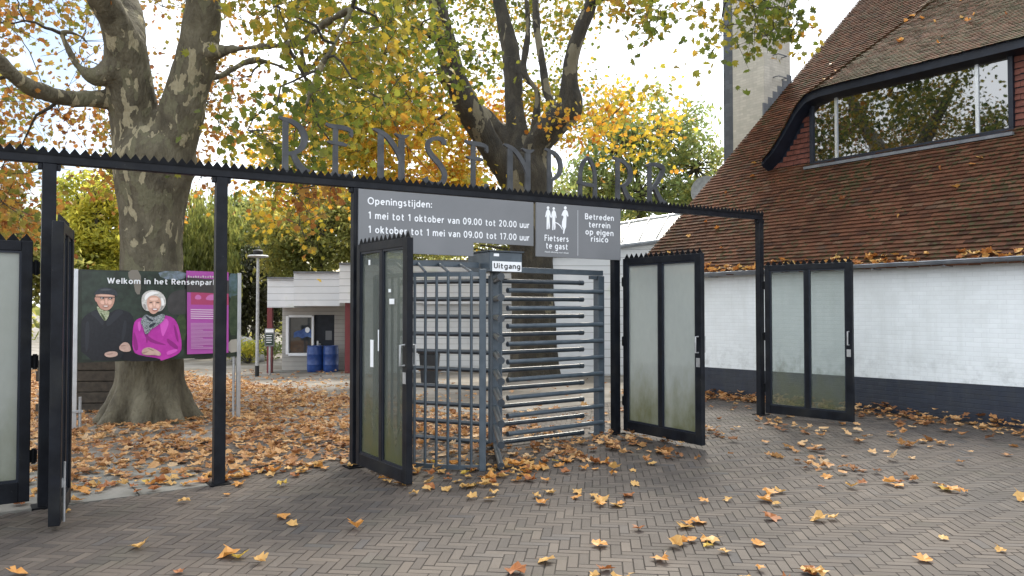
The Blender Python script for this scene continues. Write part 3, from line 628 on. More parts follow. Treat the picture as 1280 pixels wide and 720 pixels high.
# chimney outside the gable
cs0, cs1, cw = 4.52, 5.57, 1.25
chim = MB(); cho = hp(T_END + .10, 0)
chim.box(cho, W3, WS3, UP, 0, .96, cs0, cs1, -1, 15); chimney = part(chim, 'chimney', M['cream_brick'], house)
mb = MB(); mb.box(cho, W3, WS3, UP, .96, cw, cs0 - .01, cs1, -1, 15); part(mb, 'slate_facing', M['slate'], chimney)
for k in range(9):
    z = roof_z(cs1) + .02 + k * .55
    for sx in ((cs0 + cs1) / 2,):
        mb = MB(); mb.tube([hp(T_END + .10, sx - .17, z), hp(T_END - .06, sx - .17, z), hp(T_END - .06, sx + .17, z), hp(T_END + .10, sx + .17, z)], .014, 6); part(mb, 'climbing_rung', M['lead'], chimney)
mb = MB()
for k in range(6):
    s0 = cs0 - .05 + k * .19; mb.box(hp(T_END + .10, 0), W3, WS3, UP, -.012, .02, s0, s0 + .19, roof_z(s0) - .1, roof_z(s0) + .32)
part(mb, 'step_flashing', M['lead'], chimney)

# ================================================================== GATE
A = {u: ongate(u, 400)[0] for u in (59, 275, 444, 769, 950)}
AL, AR = A[59] - 3.0, A[950] + .05
zb0, zb1 = ongate(272, 221.7)[1], ongate(944, 274)[1]
def zbeam(a): return 2.752 + (2.885 - 2.752) * (a - A[59]) / (A[950] - A[59])       # underside of the beam
gate = thing('entrance_gate', 'long black steel gate frame with saw-tooth beam and RENSENPARK letters', 'gate', gp(A[275], 0))
def bar_along(mb, a0, a1, d0, d1, h0, h1, n=1):
    for i in range(n):
        x0, x1 = a0 + (a1 - a0) * i / n, a0 + (a1 - a0) * (i + 1) / n
        v = [gp(x, d, zbeam(x) + h) for x in (x0, x1) for d in (d0, d1) for h in (h0, h1)]
        mb.add(v, [(0, 1, 3, 2), (4, 6, 7, 5), (0, 4, 5, 1), (2, 3, 7, 6), (0, 2, 6, 4), (1, 5, 7, 3)])
mb = MB(); bar_along(mb, AL, AR, -.035, .035, 0, .088); part(mb, 'beam', M['black'], gate, bevel=.006)
def saw(fn, a0, a1, pitch, h, depth0, depth1, base=.02):
    """saw-tooth strip: one zig-zag plate"""
    mb = MB(); n = int(round((a1 - a0) / pitch)); p = (a1 - a0) / n
    for i in range(n):
        a = a0 + i * p; jj = random.uniform(-.003, .003)
        poly = [(a, -base), (a + p, -base), (a + p, 0), (a + p / 2 + jj, h), (a, 0)]
        v = [fn(x, depth0, z) for x, z in poly] + [fn(x, depth1, z) for x, z in poly]
        mb.add(v, [(0, 1, 2, 3, 4), (9, 8, 7, 6, 5), (2, 7, 8, 3), (3, 8, 9, 4)])
    return mb
part(saw(lambda x, d, z: gp(x, d, zbeam(x) + .088 + z), AL, AR, .0745, .05, -.043, -.037), 'spike_strip', M['spike'], gate)
for u, wd in ((59, .10), (275, .10), (444, .08), (769, .10), (950, .10)):
    a = A[u]; mb = MB(); mb.box(gp(a, 0), G3, GN3, UP, -wd / 2, wd / 2, -.04, .04, -.06, zbeam(a) - .002)
    for s_ in (-1, 1): mb.box(gp(a, 0), G3, GN3, UP, s_ * wd / 2, s_ * (wd / 2 + .03), -.03, .03, zbeam(a) - .05, zbeam(a) - .003)
    po = part(mb, 'post', M['black'], gate, bevel=.005)
    mb = MB(); mb.box(gp(a, 0), G3, GN3, UP, -.09, .09, -.09, .09, -.02, .012); part(mb, 'base_plate', M['spike'], po)
# letters: pointed, slightly art-nouveau capitals cut from plate; strokes = (points, half widths)
def arc(cx, cy, rx, ry, a0, a1, n=10): return [(cx + rx * math.cos(R(a)), cy + ry * math.sin(R(a))) for a in np.linspace(a0, a1, n)]
stem = lambda x, y1=.93: ([(x, 0), (x, .05), (x, .12), (x, y1)], [.105, .075, .056, .052])
bowl = lambda yb: ([(0.0, .985), (.12, .955), (.26, .93), (.40, .855), (.48, .75), (.505, .64), (.47, .52), (.39, .43), (.28, .37), (.14, yb)], [.022, .035, .042, .052, .062, .062, .056, .045, .036, .028])
GL = {
 'R': [stem(.13), bowl(.35), ([(.26, .38), (.37, .20), (.47, .08), (.56, .0)], [.045, .058, .075, .11])],
 'P': [stem(.13), bowl(.30)],
 'K': [stem(.13, .90), ([(0, .90), (.16, .95), (.34, .965), (.50, .93), (.58, .87)], [.02, .04, .045, .06, .03]), ([(.55, .90), (.50, .78), (.36, .55), (.15, .33)], [.05, .055, .05, .03]), ([(.27, .42), (.38, .24), (.48, .1), (.60, 0)], [.045, .055, .07, .10])],
 'E': [stem(.22, .93), ([(0, .985), (.10, .955), (.40, .95), (.57, .92)], [.02, .036, .042, .036]), ([(.58, .94), (.585, .84), (.60, .79)], [.03, .04, .012]), ([(.03, .66), (.12, .645), (.36, .64), (.48, .625)], [.012, .03, .034, .02]), ([(.12, .04), (.35, .03), (.57, .035)], [.04, .036, .04]), ([(.565, .03), (.585, .1), (.59, .14)], [.055, .045, .03])],
 'N': [stem(.15, .93), stem(.56, .88), ([(0, .985), (.12, .95), (.27, .87), (.40, .72), (.50, .56), (.56, .40), (.585, .2)], [.018, .04, .046, .046, .044, .04, .02]), ([(.42, .95), (.52, .91), (.60, .91), (.70, .955)], [.012, .036, .036, .012])],
 'S': [([(.50, .86), (.49, .92), (.42, .965), (.30, .965), (.16, .91), (.10, .81), (.14, .68), (.26, .56), (.40, .44), (.50, .31), (.52, .20), (.47, .09), (.34, .035), (.19, .035), (.08, .08), (.04, .15)], [.05, .06, .045, .036, .04, .05, .055, .057, .058, .058, .055, .05, .042, .042, .05, .07])],
 'A': [([(.10, 0), (.10, .05), (.10, .12), (.105, .55), (.14, .72), (.22, .86), (.345, .98)], [.105, .075, .056, .05, .05, .05, .03]), ([(.585, 0), (.585, .05), (.585, .12), (.58, .55), (.545, .72), (.46, .86), (.345, .97)], [.105, .075, .056, .05, .05, .05, .03]), ([(.0, .36), (.34, .335), (.60, .33)], [.035, .04, .04])],
}
GL['R2'] = GL['R']
def ribbon(mb, pts, hw, org, sx, sz, th0, th1):
    pts = np.array(pts, float); n = len(pts)
    tn = np.gradient(pts, axis=0); tn /= np.linalg.norm(tn, axis=1)[:, None] + 1e-9; nn = np.stack([-tn[:, 1], tn[:, 0]], 1)
    l = pts + nn * np.array(hw)[:, None]; r = pts - nn * np.array(hw)[:, None]
    o = np.array(org, float); k = 4
    v = []
    for i in range(n):
        for q, d in ((l[i], th0), (r[i], th0), (r[i], th1), (l[i], th1)): v.append(o + G3 * q[0] * sx + UP * max(q[1], -.02) * sz + GN3 * d)
    f = []
    for i in range(n - 1):
        for a in range(4): b = (a + 1) % 4; f.append((i * 4 + a, i * 4 + b, i * 4 + 4 + b, i * 4 + 4 + a))
    f += [(0, 1, 2, 3), (n * 4 - 1, n * 4 - 2, n * 4 - 3, n * 4 - 4)]
    mb.add(v, f)
LET = [('R', 348, 388, 148), ('E', 407, 441, 156), ('N', 466, 506, 163), ('S', 529, 561, 171), ('E', 581, 610, 177), ('N', 629, 663, 182), ('P', 681, 705, 187), ('A', 721, 745, 195), ('R', 766, 793, 198), ('K', 806, 832, 204)]
def smooth_stroke(pts, hw):
    if len(pts) < 4: return pts, hw
    pts = np.array(pts); t = np.arange(len(pts)); tt = np.linspace(0, len(pts) - 1, len(pts) * 4)
    def cr(y):
        out = []
        for x in tt:
            i = min(int(x), len(y) - 2); f = x - i; p0, p1, p2, p3 = y[max(i - 1, 0)], y[i], y[i + 1], y[min(i + 2, len(y) - 1)]
            out.append(.5 * (2 * p1 + (p2 - p0) * f + (2 * p0 - 5 * p1 + 4 * p2 - p3) * f * f + (3 * p1 - p0 - 3 * p2 + p3) * f ** 3))
        return np.array(out)
    return np.stack([cr(pts[:, 0]), cr(pts[:, 1])], 1), cr(np.array(hw))
for ch, u0, u1, vt in LET:
    a0, a1 = ongate(u0, 200)[0], ongate(u1, 200)[0]; zt = ongate((u0 + u1) / 2, vt)[1]; am = (a0 + a1) / 2
    zb = zbeam(am) + .09; mb = MB(); hgt = zt - zb
    for i, (p, hw) in enumerate(GL[ch]):
        p, hw = smooth_stroke(p, hw); ribbon(mb, p, np.array(hw) * 1.05, gp(a0, 0, zb), (a1 - a0) / .63, hgt, -.014 - .0015 * i, .010 + .0015 * i)
    part(mb, 'letter', M['letter'], gate)

# gate leaves
def leaf_door(label, hinge, direction, w_, h=2.2, pane='pane_milky', handle=True, gap=.045, spike=True, group='glazed gate leaves', th=.06, handle_side=-1, two=True, kick=.12):
    rz = math.atan2(direction[1], direction[0])
    o = thing('gate_leaf', label, 'gate leaf', (hinge[0], hinge[1], 0), rz, group)
    st = .075; mb = MB(); t2 = th / 2; X0, X1 = .05, w_
    mb.lbox(X0, X0 + st, -t2, t2, gap, h); mb.lbox(X1 - st - .015, X1, -t2, t2, gap, h)
    xm = (X0 + X1) / 2
    mb.lbox(X0 + st, X1 - st - .015, -t2 + .002, t2 - .002, gap, gap + kick); mb.lbox(X0 + st, X1 - st - .015, -t2 + .002, t2 - .002, h - .08, h - .001)
    mb.lbox(xm - .03, xm + .03, -t2 + .004, t2 - .004, gap + kick, h - .08)
    part(mb, 'frame', M['black'], o, local=True, bevel=.005)
    for a, b in ((X0 + st, xm - .03), (xm + .03, X1 - st - .015)):
        mb = MB(); mb.lbox(a, b, -.005, .005, gap + kick, h - .08); part(mb, 'glass_pane', M[pane], o, local=True)
        mb = MB()
        for z0, z1, x0, x1 in ((gap + kick, gap + kick + .018, a, b), (h - .098, h - .08, a, b), (gap + kick + .018, h - .098, a, a + .016), (gap + kick + .018, h - .098, b - .016, b)):
            mb.lbox(x0, x1, -.02, .02, z0, z1)
        part(mb, 'glazing_bead', M['navy'], o, local=True)
    if spike: part(saw(lambda x, d, z: (x, d, h + z), X0, X1, .088, .06, -.004, .004), 'spike_strip', M['spike'], o, local=True)
    if handle:
        for sgn in (-1, 1):
            mb = MB(); y = sgn * (t2 + .045); mb.tube([(X1 - .045, sgn * t2, 1.08), (X1 - .045, y, 1.08), (X1 - .045, y, 1.26), (X1 - .045, sgn * t2, 1.26)], .010, 8); part(mb, 'handle', M['galv'], o, True, local=True)
            mb = MB(); mb.lbox(X1 - .075, X1 - .02, sgn * (t2), sgn * (t2 + .004), .92, 1.02); part(mb, 'lock_plate', M['galv'], o, local=True)
    mb = MB(); mb.tube([(X1 - .10, t2 + .015, .05), (X1 - .10, t2 + .015, .48)], .009, 8); mb.lbox(X1 - .125, X1 - .075, t2, t2 + .012, .30, .36); part(mb, 'drop_bolt', M['galv'], o, local=True)
    for z in (.35, 1.1, 1.85):
        mb = MB(); mb.tube([(.025, 0, z), (.025, 0, z + .12)], .016, 8); mb.lbox(0, .06, -.006, .006, z + .01, z + .11); part(mb, 'hinge', M['spike'], o, local=True)
    return o
def dirn(p, q): d = np.array(q) - np.array(p); return d / np.linalg.norm(d)
h0 = np.array(gp(A[444], -.045)[:2]); e0 = GR(511, 604)[:2]
d_mid = leaf_door('open glazed leaf with greenish panes, stickers and two handles beside the turnstile cage', h0, -GN, 1.14, 2.21, 'pane_green')
for (x, z, w_, h_) in ((.33, 1.02, .07, .26), (.50, 1.18, .05, .20), (.74, 1.62, .10, .05), (.72, 1.73, .05, .03), (.28, 2.0, .04, .05)):     # paper stickers on the pane
    for sg in (-1, 1):
        mb = MB(); mb.lbox(x, x + w_, sg * .0055, sg * .007, z, z + h_); part(mb, 'sticker', M['white'], d_mid, local=True)
hA = np.array(gp(A[769] + .09, -.03)[:2])
d_a = leaf_door('open leaf with milky panes right of the sign post, halfway between turnstile and house wall', hA, dirn(hA, (2.135, 8.62)), 1.36, 2.2, 'pane_milky')
hB = np.array(gp(A[950] - .02, -.06)[:2])
d_b = leaf_door('open leaf with clear stained panes, nearest the white house wall', hB, dirn(hB, (4.60, 10.36)), 1.32, 2.2, 'pane_clear')
hL = np.array(gp(A[59] + .145, -.06)[:2])
d_l = leaf_door('narrow open leaf seen edge-on beside the leftmost gate post', hL, dirn(hL, (-3.235, 5.46)), .84, 2.21, 'pane_milky', th=.075, handle=False)
hF = np.array(gp(A[59] - .055, 0)[:2])
d_f = leaf_door('closed leaf with pale milky panes at the left end of the gate', hF, -GD, 1.30, 2.12, 'pane_left', gap=.06, kick=.16, handle=False)
mb = MB(); mb.lbox(.40, .52, -.007, -.0055, 1.10, 1.28); 
mb2 = part(mb, 'sticker', M['white'], d_f, local=True)

# hanging signs
def sgn(u, v): return ongate(u, v, -.06)
a0, a1 = sgn(448, 300)[0], sgn(667, 300)[0]; am = sgn(592, 310)[0]
zt0, zt1 = sgn(448, 236.5)[1], sgn(667, 249)[1]; zl = .5 * (sgn(449, 316)[1] + sgn(592, 319)[1]); zr = .5 * (sgn(592, 304)[1] + sgn(667, 307)[1])
def zt(a): return zbeam(a) - .012
sg1 = thing('opening_hours_sign', 'grey opening hours sign with white lettering hanging from the gate beam', 'sign', gp(a0, -.06, zl))
mb = MB(); mb.prism([(a0, zl), (am, zl), (am, zr), (a1, zr), (a1, zt(a1)), (a0, zt(a0))], gp(0, -.06), G3, UP, GN3, .02); part(mb, 'panel', M['sign_grey'], sg1, bevel=.003)
mb = MB(); nrm = -GN3
def line(mb, s, u0, v0, u1, v1, cap_px, bold=.016, d=-.06):
    """text whose baseline runs from pixel (u0,v0) to (u1,v1) on the sign plane"""
    p0, p1 = ongate(u0, v0, d), ongate(u1, v1, d); ax = G3 * (p1[0] - p0[0]) + UP * (p1[1] - p0[1]); ln = np.linalg.norm(ax)
    cap = abs(ongate((u0 + u1) / 2, v0 - cap_px, d)[1] - ongate((u0 + u1) / 2, v0, d)[1])
    put_text(mb, s, gp(p0[0], d, p0[1]), ax / ln, UP, -GN3, 0, ln, 0, cap, bold)
for s_, l, c_ in (('Openingstijden:', (460, 255.3, 539, 259.8), 8.6), ('1 mei tot 1 oktober van 09.00 tot 20.00 uur', (460.5, 273.3, 661, 285.3), 8.4), ('1 oktober tot 1 mei van 09.00 tot 17.00 uur', (460.5, 291.0, 661, 301.0), 8.4)):
    mb = MB(); line(mb, s_, *l, c_); part(mb, 'text_line', M['white'], sg1, fixn=False)
b0, b1 = sgn(669, 300)[0], sgn(774.5, 300)[0]; zq = .5 * (sgn(669, 320)[1] + sgn(774, 326)[1])
sg2 = thing('rules_sign', 'smaller grey sign with three white figures and Fietsers te gast text beside the opening hours', 'sign', gp(b0, -.075, zq))
mb = MB(); mb.prism([(b0, zq), (b1, zq), (b1, zt(b1)), (b0, zt(b0))], gp(0, -.08), G3, UP, GN3, .02); part(mb, 'panel', M['sign_grey'], sg2, bevel=.003)
mb = MB()
D2 = -.08
for s_, l in (('Fietsers', (681, 301.0, 710, 302.5)), ('te gast', (682.5, 310.5, 709, 312.2))): mb = MB(); line(mb, s_, *l, 7.6, .016, D2); part(mb, 'text_line', M['white'], sg2, fixn=False)
mb = MB(); line(mb, 'Houd rekening met elkaar', 681, 315.5, 710.5, 317.2, 1.9, .0, D2); part(mb, 'text_line', M['white'], sg2, fixn=False)
for s_, l in (('Betreden', (731.5, 274.0, 766.5, 276.2)), ('terrein', (736, 284, 762, 285.6)), ('op eigen', (732, 293, 766, 295.2)), ('risico', (739, 302, 759.5, 303.2))): mb = MB(); line(mb, s_, *l, 7.2, .016, D2); part(mb, 'text_line', M['white'], sg2, fixn=False)
mb = MB()
def zpt(x, y): return ongate(665 + x / 8.467, 245 + y / 8.47, D2)
def pic(poly, off=.003):
    mb.add([np.array(gp(*[zpt(x, y)[0]], D2 - off, zpt(x, y)[1])) for x, y in poly], [list(range(len(poly)))])
def disc(x, y, r, off=.003): pic([(x + r * math.cos(a), y + r * 1.15 * math.sin(a)) for a in np.linspace(0, 2 * math.pi, 14)[:-1]], off)
for cx, y0, sc in ((168, 125, 1.0), (228, 133, .93)):
    disc(cx, y0, 14 * sc)
    pic([(cx - 9, y0 + 17), (cx + 9, y0 + 17), (cx + 22, y0 + 40), (cx + 32 * sc, y0 + 95), (cx + 22, y0 + 105), (cx + 14, y0 + 70), (cx + 16, y0 + 120), (cx + 20, y0 + 195), (cx + 14, y0 + 226), (cx + 4, y0 + 222), (cx + 2, y0 + 150), (cx - 4, y0 + 228), (cx - 16, y0 + 228), (cx - 16, y0 + 150), (cx - 14, y0 + 75), (cx - 20, y0 + 102), (cx - 31 * sc, y0 + 92), (cx - 20, y0 + 40)])
disc(350, 126, 15)
pic([(340, 145), (360, 145), (376, 168), (384, 212), (374, 222), (364, 196), (362, 260), (358, 330), (345, 362), (338, 400), (326, 398), (330, 345), (313, 322), (316, 270), (332, 222), (322, 205), (313, 212), (310, 200), (324, 165)])
pic([(244, 276), (272, 286), (300, 310), (322, 350), (318, 360), (296, 322), (268, 297), (244, 284)], .004)
pic([(482, 150), (485, 150), (485, 632), (482, 632)], .003)
part(mb, 'pictogram', M['white'], sg2)

# ================================================================== TURNSTILE
TC = np.array([-.19, 8.75]); 
ts_ = thing('turnstile', 'blue grey full-height steel turnstile with barred cage and Uitgang sign', 'turnstile', (TC[0], TC[1], 0))
def tp(ang, r, z): return (TC[0] + r * math.cos(R(ang)), TC[1] + r * math.sin(R(ang)), z)
# rotor: post + 3 wings x 10 arms
mb = MB(); mb.tube([(TC[0], TC[1], .0), (TC[0], TC[1], 2.0)], .062, 16); rotor = part(mb, 'rotor', M['blue_steel'], ts_, True)
for ang in (35.3, -86.2, 155):
    for k in range(10):
        z = .05 + .2045 * k; mb = MB()
        rt = 1.30 if ang > -50 else 1.27; ra = .027 if ang > -50 else .033
        mb.tube([tp(ang, .05, z), tp(ang, rt, z)], ra, 14); mb.tube([tp(ang, rt - .05, z), tp(ang, rt + .006, z)], ra + .004, 14)
        part(mb, 'arm', M['dark_tube'], rotor, True)
    mb = MB(); mb.box((TC[0], TC[1], 0), (math.cos(R(ang)), math.sin(R(ang)), 0), (-math.sin(R(ang)), math.cos(R(ang)), 0), UP, .055, .075, -.03, .03, .02, 1.95); part(mb, 'wing_plate', M['blue_steel'], rotor)
# right portal post and comb
rp = GR(749, 541.5)[:2]; rd = dirn(rp, GR(632, 577 / 2.4 + 300)[:2] if False else TC - .03)
rdn = np.array([-rd[1], rd[0]])
mb = MB(); mb.box((*rp, 0), (*rd, 0), (*rdn, 0), UP, -.05, .05, -.05, .05, -.02, 1.985); post_r = part(mb, 'side_post', M['blue_steel'], ts_, bevel=.006)
mb = MB(); mb.box((*rp, 0), (*rd, 0), (*rdn, 0), UP, -.11, .11, -.09, .09, 0, .012); part(mb, 'foot_plate', M['blue_steel'], post_r)
Lc = float(np.linalg.norm(TC - rp))
for k in range(9):
    z = .147 + .2045 * k; mb = MB(); p = np.array([*rp, z]) + np.array([*rdn, 0]) * .06; q = p + np.array([*rd, 0]) * (Lc - .13)
    mb.tube([p, q], .0275, 12); mb.tube([q - np.array([*rd, 0]) * .03, q + np.array([*rd, 0]) * .006], .031, 12); part(mb, 'comb_arm', M['blue_steel'], ts_, True)
mb = MB(); mb.box((*rp, 0), (*rd, 0), (*rdn, 0), UP, -.05, Lc - .1, -.03, .03, 1.99, 2.055); mb.box((*rp, 0), (*rd, 0), (*rdn, 0), UP, .05, .16, -.02, .02, 1.94, 1.985)
part(mb, 'top_beam', M['blue_steel'], ts_, bevel=.004)
# head box with the Uitgang plate
bx = TC
mb = MB(); mb.box((*bx, 0), G3, GN3, UP, -.22, .22, -.22, .24, 1.985, 2.205); head = part(mb, 'head_box', M['blue_steel'], ts_, bevel=.008)
mb = MB(); mb.box((*bx, 0), G3, GN3, UP, -.235, .235, -.235, .255, 2.206, 2.222); part(mb, 'box_lid', M['dark_tube'], head)
mb = MB(); mb.box((*bx, 0), G3, GN3, UP, -.19, .205, -.226, -.2215, 1.99, 2.10); part(mb, 'exit_plate', M['white'], head)
mb = MB(); put_text(mb, 'Uitgang', (*(bx - GN * .226), 0), G3, UP, -GN3, -.165, .18, 2.022, .058, .02, .002); part(mb, 'text_line', M['ink'], head, fixn=False)
mb = MB(); mb.box((*bx, 0), G3, GN3, UP, -.17, -.10, -.2245, -.2215, 2.155, 2.185); part(mb, 'sticker', M['white'], head)
# cage: curved screen of vertical bars
cang = [-94.5, -99.5, -104.6, -109.7, -114.8, -119.9, -125, -130, -135, -140, -145, -150, -155, -160, -165, -170]
CR_ = 1.235
def cr_of(i): return CR_ + .02 * i if i < 6 else CR_ + .12
for i, an in enumerate(cang):
    r = cr_of(i); mb = MB()
    if i == 0:
        p = tp(an, r, 0); mb.box(p, (1, 0, 0), (0, 1, 0), UP, -.033, .033, -.033, .033, -.0, 1.965); part(mb, 'cage_post', M['blue_steel'], ts_, bevel=.005)
    else:
        mb.tube([tp(an, r, .03), tp(an, r, 1.93)], .0145, 8); part(mb, 'cage_bar', M['blue_steel'], ts_, True)
for z in (.035, 1.915):
    mb = MB()
    for i in range(len(cang) - 1):
        p, q = np.array(tp(cang[i], cr_of(i), z)), np.array(tp(cang[i + 1], cr_of(i + 1), z)); d = (q - p) / np.linalg.norm(q - p); n_ = np.array([-d[1], d[0], 0])
        mb.box(p, d, n_, UP, 0, np.linalg.norm(q - p), -.012, .012, -.022, .022)
    part(mb, 'cage_rail', M['blue_steel'], ts_)
back = [np.array(gp(galong(*TC) - .25, gdist(*TC) - .02, 2.06)), np.array(gp(galong(*TC) - 1.55, gdist(*TC) - .02, 2.06))]
mb = MB(); mb.box(back[0], -G3, GN3, UP, 0, 1.5, -.025, .025, -.03, .03); part(mb, 'roof_rail', M['blue_steel'], ts_)
for i in (1, 3, 5, 7, 9):
    p = np.array(tp(cang[i], cr_of(i), 1.94)); f = .08 + i * .1; q = back[0] + (back[1] - back[0]) * min(f, 1) - UP * .0; mb = MB(); mb.tube([p, q], .014, 6); part(mb, 'roof_strut', M['blue_steel'], ts_)
front_rail = [np.array(tp(cang[0], CR_, 1.945)), np.array(tp(cang[9], cr_of(9), 1.945))]

# ================================================================== POSTER BOARD
qL, qR = np.array([*GR(98, 540)[:2]]), np.array([*GR(296, 523)[:2]])
pd2 = dirn(qL, qR); pn2 = np.array([-pd2[1], pd2[0]]); PL = float(np.linalg.norm(qR - qL)); PD3 = np.array([*pd2, 0]); PN3 = np.array([*pn2, 0])
def onpost(u, v): q = onplane(u, v, qL, pn2); return float((q[:2] - qL) @ pd2), q[2]
zlg = float(zg(*qL)); board = thing('welcome_board', 'large welcome poster of an elderly couple on metal posts before the left tree', 'board', (*qL, zlg))
x0p, ztp = onpost(96, 337); x1p, ztp2 = onpost(298, 341.5); zbp = .5 * (onpost(98, 452)[1] + onpost(298, 447)[1]); ztp = .5 * (ztp + ztp2)
mb = MB(); mb.box((*qL, 0), PD3, PN3, UP, x0p + .01, x1p, -.012, .012, zbp, ztp); part(mb, 'panel', pm('poster_foliage', (.006, .011, .008), (.022, .035, .020), 5, .3, 0, .3, 0, .35, .7), board)
def zp(x, y):          # pixel of the 3.13x zoom -> metres on the board
    u, v = 80 + x / 3.1304, 320 + y / 3.1304; return onpost(u, v)
pc = MB(); pmats = []
def pcol(c, c2=None, sc=30):
    pmats.append(pm('poster_ink', c, c2 or c, sc, .3)); pc.m = len(pmats) - 1
lay = [0]
def pp(poly, smooth=True):
    lay[0] += 1; off = -.0125 - lay[0] * .0006
    poly = [zp(x, y) for x, y in poly]
    if smooth:
        pts = []
        n = len(poly)
        for i in range(n):
            a, b = np.array(poly[i]), np.array(poly[(i + 1) % n]); pts += [tuple(.75 * a + .25 * b), tuple(.25 * a + .75 * b)]
        poly = pts
    pc.add([np.array([*qL, 0]) + PD3 * x + UP * z + PN3 * off for x, z in poly], [list(range(len(poly)))])
pcol((.03, .05, .035), (.012, .02, .014), 9); pp([(70, 60), (470, 62), (470, 395), (70, 405)], False)
pcol((.10, .16, .20), (.04, .08, .05), 12); pp([(640, 68), (688, 70), (688, 150), (660, 180), (640, 150)])
pcol((.05, .075, .035), (.02, .04, .015), 12); pp([(642, 160), (688, 150), (688, 310), (642, 310)])
pcol((.38, .36, .31)); pp([(640, 330), (690, 322), (690, 372), (640, 380)])
pcol((.20, .25, .33), (.10, .13, .12), 14); pp([(365, 58), (480, 60), (470, 95), (380, 90)])
pcol((.20, .18, .15)); pp([(250, 55), (300, 55), (300, 150), (280, 150), (270, 100), (252, 90)])
pcol((.035, .033, .034), (.055, .052, .052), 8); pp([(400, 180), (415, 145), (450, 132), (540, 128), (590, 140), (590, 220), (470, 225), (455, 230), (410, 228)])
pcol((.045, .075, .025), (.02, .04, .012), 16); pp([(440, 232), (478, 226), (478, 330), (455, 330), (440, 290)])
# man: coat, scarf, face, glasses, cap
pcol((0.006, 0.008, 0.013), (0.012, 0.014, 0.021)); pp([(66, 262), (74, 240), (98, 222), (128, 208), (150, 228), (178, 224), (205, 206), (240, 214), (266, 228), (276, 262), (272, 320), (262, 368), (240, 408), (66, 410)])
pcol((0.020, 0.023, 0.032)); pp([(98, 224), (124, 210), (148, 236), (156, 262), (150, 275), (128, 246)]); pp([(205, 208), (236, 216), (212, 240), (170, 280), (162, 262), (178, 240)]); pp([(82, 262), (96, 250), (100, 300), (92, 372), (82, 378)]); pp([(232, 252), (244, 250), (242, 300), (228, 338), (222, 330)])
pcol((0.130, 0.190, 0.070), (0.546, 0.572, 0.416), 55); pp([(126, 192), (150, 214), (178, 214), (174, 236), (161, 257), (148, 242), (131, 216)])
pcol((0.060, 0.090, 0.035)); pp([(140, 216), (160, 240), (160, 256), (148, 240)])
pcol((0.611, 0.351, 0.260), (0.520, 0.286, 0.221), 8); pp([(122, 160), (124, 148), (196, 150), (198, 168), (193, 190), (180, 208), (163, 214), (146, 208), (130, 190)])
pcol((0.546, 0.286, 0.221)); pp([(118, 162), (126, 158), (129, 180), (122, 178)]); pp([(128, 170), (136, 172), (140, 196), (152, 210), (144, 208), (130, 190)])
pcol((0.780, 0.494, 0.390)); pp([(140, 176), (156, 172), (157, 190), (144, 188)]); pp([(170, 174), (186, 173), (184, 190), (172, 190)]); pp([(160, 166), (168, 166), (170, 186), (160, 187)]); pp([(130, 150), (190, 152), (190, 158), (134, 157)])
pcol((0.390, 0.195, 0.156)); pp([(147, 193), (177, 193), (171, 203), (153, 203)])
pcol((0.900, 0.884, 0.832)); pp([(152, 194.5), (172, 194.5), (168, 198), (156, 198)])
pcol((0.050, 0.040, 0.040)); pp([(122, 159), (197, 161), (197, 163.5), (122, 161.5)], False); pp([(139, 162), (157, 162), (156, 168), (142, 168)]); pp([(171, 163), (189, 163), (188, 169), (173, 169)])
pcol((0.858, 0.806, 0.780)); pp([(143, 163.5), (150, 163.5), (148, 166), (143, 166)]); pp([(176, 164.5), (183, 164.5), (181, 167), (176, 167)])
pcol((0.018, 0.024, 0.034), (0.035, 0.042, 0.052), 40); pp([(116, 154), (122, 138), (138, 127), (160, 123), (190, 127), (206, 140), (209, 158), (196, 154), (160, 148), (130, 149)])
pcol((0.075, 0.085, 0.100)); pp([(136, 133), (160, 127), (186, 131), (176, 135), (150, 136)])
# woman: coat, scarf, face, hair
pcol((0.429, 0.023, 0.325), (0.520, 0.039, 0.403), 10); pp([(266, 330), (268, 280), (276, 252), (300, 240), (330, 244), (368, 240), (392, 231), (424, 240), (442, 262), (452, 300), (459, 340), (456, 374), (430, 392), (396, 404), (375, 410), (280, 388), (266, 360)])
pcol((0.286, 0.013, 0.215)); pp([(306, 286), (322, 308), (352, 330), (398, 346), (394, 350), (340, 340), (318, 322)]); pp([(398, 318), (430, 340), (446, 356), (440, 368), (404, 344)]); pp([(426, 262), (440, 290), (448, 340), (438, 330), (430, 296)]); pp([(270, 290), (282, 320), (290, 366), (276, 372), (268, 340)]); pp([(322, 300), (328, 304), (324, 346), (318, 330)])
pcol((0.676, 0.098, 0.546)); pp([(372, 250), (398, 242), (410, 260), (396, 296), (384, 320), (376, 290)]); pp([(284, 262), (296, 252), (300, 280), (292, 300)]); pp([(396, 374), (436, 362), (446, 370), (404, 390)])
pcol((0.468, 0.455, 0.429), (0.715, 0.702, 0.676), 24); pp([(301, 178), (302, 158), (314, 142), (334, 134), (362, 135), (384, 147), (396, 168), (396, 190), (386, 208), (372, 218), (330, 216), (314, 212), (304, 198)])
pcol((0.900, 0.900, 0.897)); pp([(312, 160), (326, 143), (352, 138), (372, 146), (352, 149), (330, 157), (316, 176)]); pp([(376, 160), (388, 170), (390, 190), (382, 200)])
pcol((0.338, 0.325, 0.312)); pp([(306, 190), (316, 186), (322, 208), (314, 212)]); pp([(378, 196), (388, 194), (380, 212), (372, 214)])
pcol((0.715, 0.429, 0.338), (0.624, 0.364, 0.273), 8); pp([(321, 176), (328, 160), (346, 154), (364, 157), (376, 170), (378, 192), (369, 214), (350, 229), (334, 222), (324, 202)])
